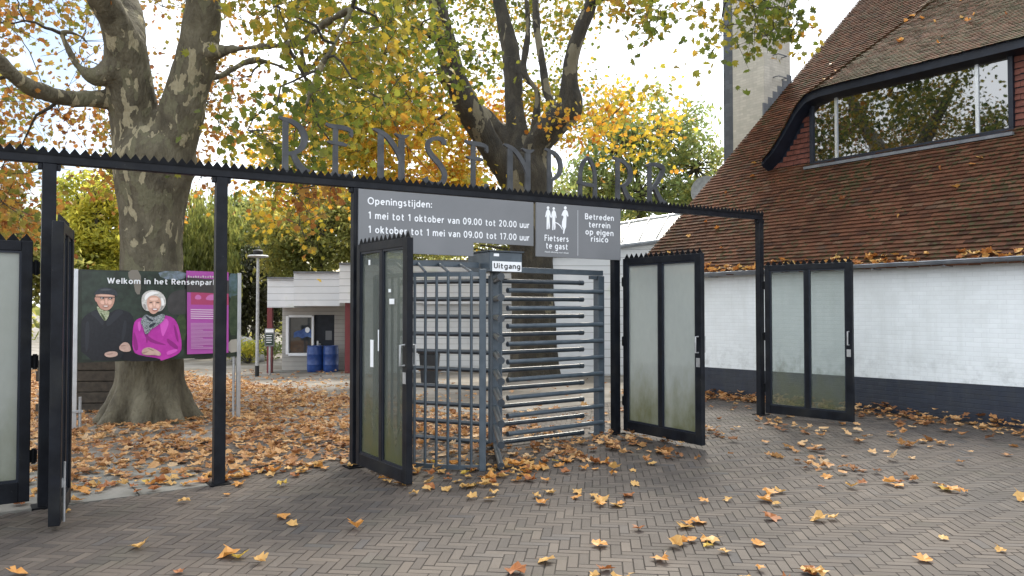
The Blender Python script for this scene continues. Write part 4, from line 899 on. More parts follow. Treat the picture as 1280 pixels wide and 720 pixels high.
pcol((0.884, 0.598, 0.494)); pp([(329, 190), (343, 187), (343, 203), (332, 203)]); pp([(357, 188), (372, 188), (370, 203), (358, 203)]); pp([(332, 163), (366, 163), (364, 174), (334, 175)]); pp([(347, 178), (354, 178), (356, 196), (347, 197)])
pcol((0.442, 0.195, 0.169)); pp([(337, 204), (368, 204), (361, 217), (346, 217)])
pcol((0.900, 0.900, 0.900)); pp([(342, 206), (364, 206), (358, 211), (348, 211)])
pcol((0.120, 0.080, 0.070)); pp([(331, 180), (343, 179), (343, 183), (332, 184)]); pp([(357, 179), (371, 180), (371, 184), (358, 183)])
pcol((0.040, 0.055, 0.075), (0.442, 0.481, 0.494), 60); pp([(296, 258), (304, 240), (318, 226), (334, 236), (350, 240), (372, 228), (388, 226), (394, 238), (382, 258), (356, 276), (334, 290), (326, 306), (314, 304), (308, 280)])
pcol((0.020, 0.030, 0.045)); pp([(318, 232), (336, 246), (350, 252), (340, 258), (322, 246)]); pp([(330, 268), (360, 258), (350, 272), (330, 284)])
# hands
pcol((0.598, 0.416, 0.351), (0.468, 0.312, 0.260), 14); pp([(155, 380), (172, 373), (194, 372), (208, 377), (207, 390), (180, 397), (158, 392)]); pp([(212, 356), (224, 341), (236, 336), (250, 340), (258, 356), (260, 371), (238, 376), (216, 368)]); pp([(301, 370), (312, 360), (330, 356), (352, 363), (378, 379), (374, 391), (348, 386), (322, 388), (303, 384)])
pcol((0.325, 0.208, 0.169)); pp([(300, 378), (326, 372), (328, 374.5), (304, 382)]); pp([(322, 358), (336, 362), (350, 370), (346, 372), (332, 366)]); pp([(218, 350), (238, 348), (240, 351), (220, 354)]); pp([(164, 382), (190, 380), (190, 383), (166, 386)])
pcol((0.005, 0.005, 0.009)); pp([(232, 380), (262, 374), (300, 390), (372, 400), (376, 410), (222, 412)])
# purple text panel
pcol((.40, .075, .36)); pp([(475, 58), (640, 64), (640, 378), (478, 384), (478, 140), (475, 90)], False)
pcol((.05, .045, .045)); pp([(476, 84), (641, 96), (641, 150), (477, 142)], False)
pcol((.40, .05, .14)); pp([(493, 142), (640, 148), (640, 192), (493, 190)], False)
pcol((.55, .16, .42)); pp([(508, 160), (518, 150), (532, 155), (534, 170), (510, 170)]); pp([(548, 168), (562, 152), (588, 150), (600, 172), (560, 174)])
pcol((.70, .55, .68))
for k in range(5): pp([(492, 208 + k * 8.3), (600 + (k % 3) * 8, 210 + k * 8.4), (600 + (k % 3) * 8, 213.5 + k * 8.4), (492, 211.5 + k * 8.3)], False)
pcol((.56, .30, .53))
for k in range(20): pp([(492, 262 + k * 5.1), ((625 - (k * 37 % 30)) if k % 6 != 5 else 540, 262.6 + k * 5.2), ((625 - (k * 37 % 30)) if k % 6 != 5 else 540, 265 + k * 5.2), (492, 264.4 + k * 5.1)], False)
pcol((.55, .50, .52))
for k in range(12): pp([(480 + k * 9.4, 76 + k % 3 * 3), (486 + k * 9.4, 78 + k % 2 * 2), (486 + k * 9.4, 86), (480 + k * 9.4, 85)])
part(pc, 'printed_picture', pmats, board, fixn=False)
mb = MB(); q0, q1 = zp(168, 108), zp(590, 114); axx = PD3 * (q1[0] - q0[0]) + UP * (q1[1] - q0[1]); ln = np.linalg.norm(axx)
put_text(mb, 'Welkom in het Rensenpark', np.array([*qL, 0]) + PD3 * q0[0] + UP * q0[1], axx / ln, UP, -PN3, 0, ln, 0, .085, .018, .060); part(mb, 'text_line', M['white'], board, fixn=False)
for xx, lab in ((x0p - .012, 0), (x1p + .012, 1)):
    p = qL + pd2 * xx; z0 = float(zg(*p)); mb = MB(); mb.box((*p, 0), PD3, PN3, UP, -.03, .03, -.03, .03, z0 - .1, ztp + .005); leg = part(mb, 'post', M['alu'], board, bevel=.006)
    p2 = p + pd2 * (.075 if lab == 0 else -.075); 
    if lab == 0:
        mb = MB(); mb.tube([(*p2, z0 - .1), (*p2, z0 + .50)], .022, 10); part(mb, 'ground_stake', M['galv'], board, True)
        mb = MB(); mb.box((*p, 0), PD3, PN3, UP, -.05, .11, -.04, .04, z0 + .28, z0 + .31); part(mb, 'clamp', M['galv'], board)
        for zz in (z0 + .93, z0 + 1.25): mb = MB(); mb.tube([(*(p - pd2 * .08), zz), (*p, zz), (*(p + pn2 * .1), zz)], .012, 6); part(mb, 'bracket', M['alu'], board)
    else:
        mb = MB(); mb.tube([(*p2, z0 - .1), (*p2, z0 + 1.0)], .02, 10); part(mb, 'ground_stake', M['galv'], board, True)

# ================================================================== BUILDING BEHIND
def ubox(mb, u0, u1, v0, v1, y, depth, v_at=None):
    a, b = P(u0, 383, y), P(u1, 383, y); zt_, zb2 = P(640, v0, y)[2], P(640, v1, y)[2]
    mb.lbox(a[0], b[0], y, y + depth, zb2, zt_)
kz = -.83
kiosk = thing('kiosk', 'low white boarded kiosk with stepped fascia and dark door behind the gate', 'kiosk', (P(400, 383, 29)[0], 29, kz))
mb = MB()
a, b = P(354, 383, 29.2), P(437, 383, 29.2)
xw0, xw1 = P(359.5, 400, 29.2)[0], P(391.5, 400, 29.2)[0]; xd0, xd1 = P(392.5, 400, 29.2)[0], P(418, 400, 29.2)[0]; zw0, zw1 = P(640, 443, 29.2)[2], P(640, 395, 29.2)[2]; zd1 = P(640, 393.5, 29.2)[2]
xl, xr = P(353, 383, 29.2)[0], P(760, 383, 29.2)[0]; zr_ = P(640, 372, 29.2)[2]
mb.lbox(xl, xw0, 29.2, 33, kz - .1, zr_); mb.lbox(xw0, xw1, 29.2, 29.5, kz - .1, zw0); mb.lbox(xw0, xw1, 29.2, 29.5, zw1, zr_); mb.lbox(xw1, xd0, 29.2, 29.5, kz - .1, zr_); mb.lbox(xd0, xd1, 29.2, 29.5, zd1, zr_)
mb.lbox(xd1, P(446, 383, 29.2)[0], 29.2, 33, kz - .1, zr_)
part(mb, 'wall', boards('beige_boards', (.36, .35, .33), (.44, .42, .39), (.30, .30, .25), .16), kiosk)
mb = MB()
x2l, x2r = P(440, 383, 26.3)[0], P(790, 383, 26.3)[0]; mb.lbox(x2l, x2r, 26.3, 26.6, kz - .2, P(640, 378, 26.3)[2]); part(mb, 'side_wall', M['boards'], kiosk)
mb = MB()
for u0, u1, v0, v1, y in ((334, 367.5, 348.5, 384.5, 27.6), (367, 424.5, 341.5, 382.5, 26.9), (424, 530, 330.5, 378.5, 26.1), (529, 800, 327, 380, 25.9)):
    ubox(mb, u0, u1, v0, v1, y, 5.0)
fas = part(mb, 'fascia', M['fascia'], kiosk)
mb = MB()
for u0, u1, v0, y in ((333.5, 368, 348.5, 27.5), (366.5, 425, 341.5, 26.8), (423.5, 530, 330.5, 26.0), (529, 800, 327, 25.8)):
    a, b = P(u0, 383, y), P(u1, 383, y); z = P(640, v0, y)[2]; mb.lbox(a[0], b[0], y - .02, y + 5.3, z, z + .06)
part(mb, 'roof_edge', M['lead'], fas)
mb = MB(); mb.lbox(xw0, xw1, 29.28, 29.30, zw0, zw1); wpane = None
mbf = MB(); 
for x0, x1, z0, z1 in ((xw0 - .05, xw0 + .05, zw0, zw1), (xw1 - .05, xw1 + .03, zw0, zw1), (xw0 + .05, xw1 - .05, zw0 - .05, zw0 + .05), (xw0 + .05, xw1 - .05, zw1 - .05, zw1 + .03)): mbf.lbox(x0, x1, 29.15, 29.29, z0, z1)
kw = part(mbf, 'window', M['white'], kiosk); part(mb, 'pane', darkglass('kiosk_glass', .05, (.03, .035, .04), 1.6), kw)
mb = MB(); q = (xw0 + xw1) / 2 + .15; zc_ = (zw0 + zw1) / 2
def kpoly(pts): mb.add([(q + x, 29.27, zc_ + z) for x, z in pts], [list(range(len(pts)))])
kpoly([(-.42, -.10), (-.42, .10), (-.30, .16), (-.15, .18), (.02, .28), (.15, .30), (.24, .18), (.34, .10), (.36, -.02), (.30, -.12), (.1, -.05), (-.1, -.12), (-.25, -.06)])
part(mb, 'window_sticker', pm('window_blue', (.02, .06, .22), (.10, .20, .42), 5, .5), kw)
mb = MB(); mb.add([(q + .1 + .09 * math.cos(a), 29.265, zc_ + .2 + .11 * math.sin(a)) for a in np.linspace(0, 6.28, 12)[:-1]], [list(range(11))]); part(mb, 'window_sticker', M['white'], kw)
mb = MB(); mb.lbox(xd0, xd1, 29.3, 29.36, kz - .05, zd1); door = part(mb, 'door', M['navy'], kiosk)
mb = MB(); mb.tube([(xd0 + .12, 29.3, kz + 1.0), (xd0 + .12, 29.22, kz + 1.0), (xd0 + .26, 29.22, kz + 1.0)], .018, 6); mb.lbox(xd0 + .09, xd0 + .15, 29.285, 29.3, kz + .88, kz + 1.12); part(mb, 'handle', M['alu'], door)
mb = MB(); mb.lbox(xd0 + .42, xd0 + .66, 29.285, 29.3, kz + 1.15, kz + 1.5); part(mb, 'notice', M['sign_grey'], door)
for u, y, v0 in ((337, 28.2, 384), (434.5, 26.9, 378.5)):
    p = P(u, 383, y); mb = MB(); mb.lbox(p[0] - .09, p[0] + .09, y - .0, y + .18, kz - .1, P(640, v0, y)[2]); part(mb, 'porch_post', M['red_post'], kiosk)
# plank terrace / pale threshold
mb = MB(); mb.lbox(xl - .2, xr, 28.3, 29.2, kz - .3, kz + .02); part(mb, 'threshold', M['concrete'], kiosk)
# glazed roof seen between sign and house
gl = thing('glass_lean_to', 'pale glazed lean-to roof between the rules sign and the house roof', 'lean-to', (*P(800, 383, 22)[:2], -.6))
B0, B1, T0, T1 = P(690, 318.5, 22), P(834, 301, 22), P(690, 294, 24), P(858, 266, 24)
B1 = P(860, 297, 22); T1 = P(885, 262, 24)
def lerp(a, b, f): return a + (b - a) * f
mb = MB(); mb.add([B0, B1, T1, T0, B0 - UP * .04, B1 - UP * .04, T1 - UP * .04, T0 - UP * .04], [(0, 1, 2, 3), (7, 6, 5, 4), (0, 4, 5, 1), (2, 6, 7, 3)]); part(mb, 'glazed_roof', pm('polycarbonate', (.30, .32, .315), (.38, .40, .39), 2, .5), gl)
for k in range(9):
    f = k / 8; mb = MB(); mb.tube([lerp(B0, B1, f) + UP * .02, lerp(T0, T1, f) + UP * .02], .035, 6); part(mb, 'glazing_bar', M['lead'], gl)
mb = MB(); mb.tube([B0, B1], .07, 8); part(mb, 'gutter', M['zinc'], gl)
mb = MB(); mb.tube([T0, T1], .06, 8); part(mb, 'ridge', M['alu'], gl)
mb = MB(); v = [B0, B1]; mb.add([B0 - UP * .05 + np.array([0, .1, 0]), B1 - UP * .05 + np.array([0, .1, 0]), np.array([B1[0], B1[1] + .1, -1]), np.array([B0[0], B0[1] + .1, -1])], [(0, 1, 2, 3)])
mb.add([B1 - UP * .05 + np.array([0, .1, 0]), T1 - UP * .05, np.array([T1[0], T1[1], -1]), np.array([B1[0], B1[1] + .1, -1])], [(0, 1, 2, 3)]); part(mb, 'wall', M['fascia'], gl)
# satellite dish behind the verge
p = P(884, 240, 19.5); dish = thing('satellite_dish', 'pale round dish just behind the left edge of the tiled roof', 'dish', tuple(p))
mb = MB(); seg = 20
for i, (r, dpt) in enumerate(((0.02, .09), (.2, .075), (.33, .04), (.42, 0))):
    for j in range(seg):
        an = 2 * math.pi * j / seg; mb.v.append((p[0] + r * math.cos(an), p[1] + dpt, p[2] + r * math.sin(an)))
for i in range(3):
    for j in range(seg): mb.f.append([i * seg + j, i * seg + (j + 1) % seg, (i + 1) * seg + (j + 1) % seg, (i + 1) * seg + j]); mb.mi.append(0)
part(mb, 'reflector', M['galv'], dish, True); mb = MB(); mb.tube([(p[0], p[1] + .1, p[2]), (p[0] + .3, p[1] + .25, p[2] - .1), (p[0] + .3, p[1] + .25, p[2] - 2.5)], .03, 8); part(mb, 'mast', M['galv'], dish)

# ================================================================== SMALL THINGS
def barrel(u, v, label):
    g = GR(u, v); y = 28.3; p = P(u, 383, y); o = thing('barrel', label, 'barrel', (p[0], y, -.81), 0, 'blue barrels by the kiosk door')
    mb = MB(); r = .285; mb.lathe((0, 0, 0), [(r * .88, 0), (r * .95, .03), (r, .16), (r, .26), (r * 1.03, .28), (r, .30), (r, .64), (r * 1.03, .66), (r, .68), (r, .78), (r * .93, .90), (r * .90, .93)], 24); part(mb, 'body', M['barrel'], o, True, local=True)
    mb = MB(); mb.lathe((0, 0, .931), [(r * .95, 0), (r * .95, .035), (r * .8, .038), (r * .78, .02)], 24); part(mb, 'lid', M['barrel'], o, True, local=True)
barrel(394, 465, 'blue plastic barrel in front of the kiosk door'); barrel(414, 465, 'blue plastic barrel between the kiosk door and the red post')
# lamp post
yl = 26.; p = P(322, 383, yl); zl_ = float(zg(p[0], yl)); lamp = thing('lamp_post', 'slim grey lamp post with flat round lamp head left of the kiosk', 'lamp post', (p[0], yl, zl_))
ztop = P(640, 322, yl)[2] - zl_
mb = MB(); mb.tube([(0, 0, .35), (0, 0, ztop)], [.062, .045], 12); part(mb, 'pole', M['galv'], lamp, True, local=True)
mb = MB(); mb.tube([(0, 0, -.05), (0, 0, .35)], .07, 12); part(mb, 'pole_foot', M['rubber'], lamp, True, local=True)
mb = MB(); mb.lathe((0, 0, ztop), [(.08, -.02), (.34, .02), (.36, .05), (.30, .08), (.05, .1)], 20); hd = part(mb, 'lamp_head', M['galv'], lamp, True, local=True)
mb = MB(); mb.lathe((0, 0, ztop + .1), [(.06, 0), (.16, .02), (.17, .12), (.12, .16), (.03, .18)], 16); part(mb, 'lamp_cap', M['rubber'], hd, True, local=True)
# information post
yi = 27; p = P(337, 383, yi); zi = float(zg(p[0], yi)); info = thing('information_post', 'small dark green notice board on a thin grey post before the red post', 'sign', (p[0] + .02, yi, zi))
mb = MB(); mb.tube([(0, 0, -.05), (0, 0, 1.15)], .04, 10); part(mb, 'post', M['galv'], info, True, local=True)
mb = MB(); z0, z1 = P(640, 433, yi)[2] - zi, P(640, 410.5, yi)[2] - zi; mb.lbox(-.17, .17, -.05, 0, z0, z1); part(mb, 'board', M['sign_grey'], info, local=True, bevel=.01)
mb = MB(); mb.lbox(-.14, .14, -.056, -.051, z0 + .05, z1 - .18); part(mb, 'notice', pm('green_notice', (.012, .028, .02), (.02, .04, .03), 9), info, local=True)
mb = MB(); mb.lbox(-.14, .14, -.056, -.051, z1 - .14, z1 - .03)
for k in range(4): mb.lbox(-.11, .09 - .02 * (k % 2), -.0595, -.0565, z1 - .26 - k * .08, z1 - .235 - k * .08)
part(mb, 'notice_print', M['white'], info, local=True)
# dark bin seen through the turnstile cage
g = GR(537, 482); bn = thing('litter_bin', 'dark litter bin seen through the bars of the turnstile cage', 'bin', (g[0], g[1], g[2]))
mb = MB(); w1, w2, hb = .19, .24, .80
mb.add([(-w1, -w1, 0.04), (w1, -w1, 0.04), (w1, w1, 0.04), (-w1, w1, 0.04), (-w2, -w2, hb), (w2, -w2, hb), (w2, w2, hb), (-w2, w2, hb)], [(0, 1, 2, 3), (0, 4, 5, 1), (1, 5, 6, 2), (2, 6, 7, 3), (3, 7, 4, 0), (4, 7, 6, 5)]); part(mb, 'body', M['bin'], bn, local=True, bevel=.02)
mb = MB(); mb.lbox(-w2 - .025, w2 + .025, -w2 - .025, w2 + .025, hb + .002, hb + .05); part(mb, 'lid', M['bin'], bn, local=True, bevel=.015)
mb = MB(); mb.tube([(-.2, .2, .05), (.2, .2, .05)], .05, 10); part(mb, 'wheel', M['rubber'], bn, local=True)
# timber stack left of the tree
for k in range(5):
    g = P(118, 383, 14.3); zb_s = float(zg(g[0], 14.3)) - .03; o = MB()
    xx = -.95 + random.uniform(-.08, .08); o.lbox(xx, xx + 1.85, -.11 + random.uniform(-.02, .02), .11, .20 * k, .20 * k + .19)
    s = part(o, 'railway_sleeper', M['sleeper'], None, local=True, bevel=.012); s.location = (g[0], 14.3, zb_s); s.rotation_euler = (0, 0, .08)
    tag(s, ['lowest', 'second lowest', 'middle', 'second highest', 'topmost'][k] + ' of the dark old timbers stacked left of the big trunk', 'timber', 'timbers stacked by the tree')
# grey boulder
import bmesh
def rock(name, label, loc, sx, sy, sz):
    bm = bmesh.new(); bmesh.ops.create_icosphere(bm, subdivisions=4, radius=1)
    for v in bm.verts:
        f = 1 + .25 * mnoise.noise(v.co * 1.2 + Vector(loc)) + .08 * mnoise.noise(v.co * 4); v.co = Vector((v.co.x * sx * f, v.co.y * sy * f, max(v.co.z * sz * f, -.3 * sz)))
    me = bpy.data.meshes.new(name); bm.to_mesh(me); bm.free(); me.materials.append(M['boulder']); me.polygons.foreach_set('use_smooth', [True] * len(me.polygons))
    o = bpy.data.objects.new(name, me); COL.objects.link(o); o.location = loc; return tag(o, label, 'boulder')
g = P(309, 440, 34); rock('boulder', 'big pale grey boulder among low shrubs left of the lamp post', (g[0], 34, -.6), .75, .6, .75)

# ================================================================== TREES
def remeshed(mb, voxel, mat, name, parent, namp=.03, nsc=2.5):
    me = bpy.data.meshes.new('tmp'); me.from_pydata(mb.v, [], mb.f); me.update()
    o = bpy.data.objects.new('tmp', me); COL.objects.link(o)
    md = o.modifiers.new('r', 'REMESH'); md.mode = 'VOXEL'; md.voxel_size = voxel
    sm = o.modifiers.new('s', 'SMOOTH'); sm.iterations = 5; sm.factor = .5
    bpy.context.view_layer.update()
    m2 = bpy.data.meshes.new_from_object(o.evaluated_get(bpy.context.evaluated_depsgraph_get())); bpy.data.objects.remove(o)
    off = LOC[parent][0]; n = len(m2.vertices); co = np.empty(n * 3, np.float32); m2.vertices.foreach_get('co', co); co = co.reshape(-1, 3)
    no = np.empty(n * 3, np.float32); m2.vertices.foreach_get('normal', no); no = no.reshape(-1, 3)
    for i in range(n):
        p = Vector(co[i].tolist()); q = Vector((p.x * nsc, p.y * nsc, p.z * nsc * .5))
        co[i] += no[i] * (namp * mnoise.noise(q) + namp * .5 * mnoise.noise(q * 2.7))
    m2.vertices.foreach_set('co', (co - off).astype(np.float32).ravel()); m2.materials.clear(); m2.materials.append(mat); m2.name = name
    m2.polygons.foreach_set('use_smooth', [True] * len(m2.polygons)); m2.update()
    o = bpy.data.objects.new(name, m2); link(o, parent); return o
def limb(mb, pts, seg=14, sub=5):
    """pts: (u, v, y, width_px) -> smooth tube, returns centre line"""
    W = np.array([[*P(u, v, y), .5 * wpx * y / FPX] for u, v, y, wpx in pts]); n = len(W); out = []
    for i in range(n - 1):
        p0, p1, p2, p3 = W[max(i - 1, 0)], W[i], W[i + 1], W[min(i + 2, n - 1)]
        for f in np.linspace(0, 1, sub, endpoint=False): out.append(.5 * (2 * p1 + (p2 - p0) * f + (2 * p0 - 5 * p1 + 4 * p2 - p3) * f * f + (3 * p1 - p0 - 3 * p2 + p3) * f ** 3))
    out.append(W[-1]); out = np.array(out); mb.tube(out[:, :3], list(np.maximum(out[:, 3], .012)), seg); return out
def twigs_and_leaves(tree, nodes, clusters, mat, twigmat, size, per, tilt=None, tmpl=(LF, LF_F), sub=7, spread=.9, name='crown', zmin=0.):
    """each cluster (centre, radius): a bough from the nearest limb node, twigs, leaves along the twigs"""
    mb = MB(); C = []
    nodes = np.array(nodes); nodes = nodes[nodes[:, 2] > zmin]
    todo = sorted(clusters, key=lambda q: float(np.min(np.linalg.norm(nodes[:, :3] - np.array(q[0]), axis=1))))
    for c, r, dens in todo:                        # nearest first, so far boughs branch off nearer ones
        c = np.array(c); cand = nodes[:, :3]; d = np.linalg.norm(cand - c, axis=1); k = int(np.argmin(d)); p0 = cand[k]; r0 = max(min(nodes[k, 3] * .7, .030), .009)
        L_ = np.linalg.norm(c - p0); mid = (p0 + c) / 2 + np.array([0, 0, .12 * L_]) + rng.normal(0, .10 * L_, 3)
        pts = [(1 - t) ** 2 * p0 + 2 * t * (1 - t) * mid + t * t * c + (rng.normal(0, .025 * L_, 3) if 0 < t < 1 else 0) for t in np.linspace(0, 1, 7)]; rr = np.linspace(r0, .007, 7)
        mb.tube(pts, list(rr), 6, False); nodes = np.concatenate([nodes, np.array([[*pts[q], rr[q]] for q in (2, 3, 4, 5, 6)])])
        n = max(int(per * dens * r * r), 8)
        for _ in range(sub):
            e = c + rng.normal(0, 1, 3) * r * np.array([.62, .62, .5]); m2 = (c + e) / 2 + rng.normal(0, .1 * r, 3)
            mb.tube([c, m2, e], [.006, .005, .003], 4, False)
            k2 = n // sub; t = rng.uniform(.1, 1.1, k2)[:, None]
            C.append(c * (1 - t) + e * t + rng.normal(0, 1, (k2, 3)) * r * .34 * spread - np.array([0, 0, .08]))
    C = np.concatenate(C)
    part(mb, 'boughs', twigmat, tree, True, fixn=False)
    return leaves(name, C, size, mat, tree, tilt, tmpl)
def scatter(n, region, prob, yr, rr):
    out = []
    while len(out) < n:
        u, v = rng.uniform(region[0], region[1]), rng.uniform(region[2], region[3])
        if rng.uniform() > prob(u, v): continue
        y = rng.uniform(*yr); r = rng.uniform(*rr); out.append((u, v, y, r))
    return out
# ---- left plane tree
y1 = 12.5
b = P(188, 383, y1); tree1 = thing('plane_tree', 'big plane tree with thick mottled trunk forking behind the welcome poster', 'tree', (b[0], y1, float(zg(b[0], y1))))
mb = MB(); nodes = []
list(limb(mb, [(187, 552, y1, 96), (187, 531, y1, 88), (188, 500, y1, 82), (188, 455, y1, 78), (189, 400, y1, 74), (189, 330, y1, 72), (190, 270, y1, 75), (192, 225, y1, 90), (194, 195, y1, 98), (192, 165, y1, 70)], 20))
nodes += list(limb(mb, [(178, 215, y1, 66), (170, 160, y1 - .1, 56), (162, 105, y1 - .3, 54), (156, 60, y1 - .5, 50), (142, 25, y1 - .8, 38), (120, -15, y1 - 1.2, 34), (90, -70, y1 - 1.8, 28), (60, -140, y1 - 2.3, 18)], 16))
nodes += list(limb(mb, [(158, 75, y1 - .4, 46), (160, 30, y1 + .1, 40), (150, -20, y1 + .6, 36), (160, -90, y1 + 1.2, 26), (180, -190, y1 + 1.8, 16)], 14))
nodes += list(limb(mb, [(205, 215, y1, 62), (220, 165, y1 - .1, 58), (234, 115, y1 - .2, 52), (247, 62, y1 - .3, 48), (254, 15, y1 - .4, 42), (255, -40, y1 - .6, 36), (270, -120, y1 - 1, 24), (300, -210, y1 - 1.4, 14)], 16))
nodes += list(limb(mb, [(150, 125, y1 - .2, 24), (115, 124, y1 - .5, 22), (70, 120, y1 - 1, 22), (30, 105, y1 - 1.6, 20), (0, 78, y1 - 2.0, 19), (-40, 40, y1 - 2.4, 16), (-110, -10, y1 - 3, 10)], 12))
nodes += list(limb(mb, [(150, 85, y1 - .5, 40), (122, 95, y1 - .7, 26), (100, 85, y1 - .8, 9), (85, 60, y1 - .9, 8), (78, 40, y1 - 1.0, 7), (100, 45, y1 - 1.0, 6), (115, 60, y1 - .9, 4)], 10))
nodes += list(limb(mb, [(250, 70, y1 - .3, 40), (285, 62, y1 - .6, 11), (330, 58, y1 - 1.2, 9), (375, 52, y1 - 1.8, 8), (405, 30, y1 - 2.2, 8), (440, 10, y1 - 2.6, 7)], 10))
nodes += list(limb(mb, [(240, 95, y1 - .2, 30), (275, 95, y1 + .4, 9), (320, 75, y1 + 1.0, 7), (380, 95, y1 + 1.6, 5)], 8))
nodes += list(limb(mb, [(440, 10, y1 - 2.6, 7), (418, 55, y1 - 2.7, 6), (395, 95, y1 - 2.6, 5), (382, 135, y1 - 2.6, 4)], 8))
for k in range(8):          # root flare
    an = k * 2 * math.pi / 8 + .3 + random.uniform(-.15, .15); c0 = np.array([b[0], y1, tree1.location.z]); d = np.array([math.cos(an), math.sin(an), 0])
    mb.tube([c0 + d * .33 + UP * 1.0, c0 + d * .41 + UP * .55, c0 + d * .52 + UP * .25, c0 + d * .68 + UP * .02, c0 + d * .95 - UP * .14], [.11, .145, .165, .14, .05], 10)
remeshed(mb, .03, M['bark'], 'trunk', tree1, .030, 3.4)
def g2(u, v, cu, cv, r): return math.exp(-((u - cu) ** 2 + (v - cv) ** 2) / (r * r))
def prob1(u, v):
    p = .75
    p -= .75 * g2(u, v, 95, 160, 34) + .4 * g2(u, v, 95, 25, 30) + .5 * g2(u, v, 255, 190, 35) + .35 * g2(u, v, 245, 230, 30)
    if 85 < u < 300 and v > -80: p *= .10
    if abs(v - (75 + .4 * u)) < 22 and u < 130: p *= .25
    return max(p, 0)
cl = []
for u, v, y, r in scatter(76, (-260, 150, -240, 280), lambda u, v: prob1(u, v) * (.9 if v < 200 else (.9 if u < 55 else 0)), (9.5, 15.5), (.55, .95)): cl.append((P(u, v, y), r, 1.0))
twigs_and_leaves(tree1, nodes, cl, M['leaf_orange'], M['bark_plain'], .122, 225, zmin=4.6)
cl = []
for u, v, y, r in scatter(56, (255, 520, -240, 220), prob1, (9.0, 15.5), (.55, .95)): cl.append((P(u, v, y), r, 1.0))
twigs_and_leaves(tree1, nodes, cl, M['leaf_green'], M['bark_plain'], .122, 225, zmin=4.6)
cl = []
for u, v, y, r in scatter(46, (90, 300, -200, 225), lambda u, v: .8 - .75 * g2(u, v, 105, 165, 45), (13.6, 17.5), (.6, 1.0)): cl.append((P(u, v, y), r, .5))
for u, v, y, r in scatter(16, (-60, 60, 200, 290), lambda u, v: 1 if u < 48 or v < 240 else .2, (12, 16), (.45, .7)): cl.append((P(u, v, y), r, 1.1))
for u, v, y, r in scatter(5, (320, 420, 225, 290), lambda u, v: 1 if v < 300 - abs(u - 350) * .5 else .2, (11, 15), (.4, .6)): cl.append((P(u, v, y), r, .8))
twigs_and_leaves(tree1, nodes, cl, M['leaf_orange'], M['bark_plain'], .122, 225, zmin=4.6)
# ---- second plane tree behind the sign
y2 = 22.3
b = P(665, 383, y2); tree2 = thing('plane_tree', 'plane tree rising behind the opening hours sign with several dark upright limbs', 'tree', (b[0], y2, float(zg(b[0], y2))))
mb = MB(); nodes = []
list(limb(mb, [(668, 490, y2, 84), (668, 468, y2, 68), (668, 440, y2, 60), (667, 380, y2, 56), (664, 300, y2, 56), (660, 250, y2, 62), (658, 222, y2, 66), (657, 195, y2, 50)], 20))
nodes += list(limb(mb, [(648, 240, y2, 34), (632, 212, y2 - .3, 32), (608, 175, y2 - .6, 32), (588, 140, y2 - .9, 34), (568, 95, y2 - 1.2, 30), (556, 45, y2 - 1.5, 26), (545, 0, y2 - 1.8, 20), (535, -60, y2 - 2, 16), (520, -140, y2 - 2.2, 10)], 14))
nodes += list(limb(mb, [(585, 135, y2 - .9, 20), (562, 105, y2 - 1.4, 18), (548, 90, y2 - 1.7, 12)], 10))
nodes += list(limb(mb, [(556, 50, y2 - 1.5, 16), (530, 40, y2 - 2.2, 11), (490, 30, y2 - 3, 9), (455, 25, y2 - 3.6, 7), (420, 18, y2 - 4.2, 5)], 9))
nodes += list(limb(mb, [(662, 245, y2, 34), (655, 205, y2 + .4, 30), (636, 180, y2 + .6, 22), (615, 150, y2 + .8, 16), (600, 135, y2 + 1, 11)], 12))
nodes += list(limb(mb, [(660, 230, y2, 40), (650, 180, y2 + .5, 30), (643, 130, y2 + .8, 24), (640, 80, y2 + 1, 24), (632, 35, y2 + 1.1, 20), (622, -10, y2 + 1.2, 16), (610, -80, y2 + 1.4, 10)], 12))
nodes += list(limb(mb, [(662, 230, y2, 36), (670, 185, y2 - .2, 34), (690, 158, y2 - .4, 36), (712, 135, y2 - .6, 34), (712, 105, y2 - .7, 24), (714, 75, y2 - .8, 20), (725, 40, y2 - .9, 18), (738, 5, y2 - 1, 17), (755, -50, y2 - 1.2, 13), (780, -130, y2 - 1.5, 8)], 14))
nodes += list(limb(mb, [(700, 145, y2 - .5, 14), (685, 120, y2 - .2, 11), (678, 80, y2, 11), (672, 40, y2 + .1, 10), (668, -10, y2 + .2, 8), (660, -80, y2 + .3, 5)], 9))
nodes += list(limb(mb, [(665, 190, y2 + .2, 14), (672, 120, y2 + .4, 9), (655, 90, y2 + .5, 10), (660, 40, y2 + .7, 9), (658, 0, y2 + .8, 7)], 9))
nodes += list(limb(mb, [(615, 185, y2 - .5, 10), (575, 130, y2 - 1.2, 7)], 8))
nodes += list(limb(mb, [(560, 140, y2 - 1.3, 6), (535, 160, y2 - 1.8, 7), (515, 178, y2 - 2.4, 5)], 8))
nodes += list(limb(mb, [(740, 0, y2 - 1, 12), (800, -15, y2 - 3.5, 9), (870, -20, y2 - 5.5, 7), (940, -12, y2 - 7.5, 5), (990, 5, y2 - 8.5, 4)], 8))
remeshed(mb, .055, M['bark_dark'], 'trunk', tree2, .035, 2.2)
def keep_clear(L_):
    out = []
    for u, v, y, r in L_:
        if 535 < u < 760 and v < 245: y = rng.uniform(y2 + 1.2, y2 + 5)
        out.append((u, v, y, r))
    return out
def prob2(u, v):
    p = .85 - .95 * g2(u, v, 752, 65, 55) - .3 * g2(u, v, 600, 20, 40) - .6 * g2(u, v, 880, 110, 45) - .4 * g2(u, v, 680, 60, 40)
    return max(p, 0)
cl = []
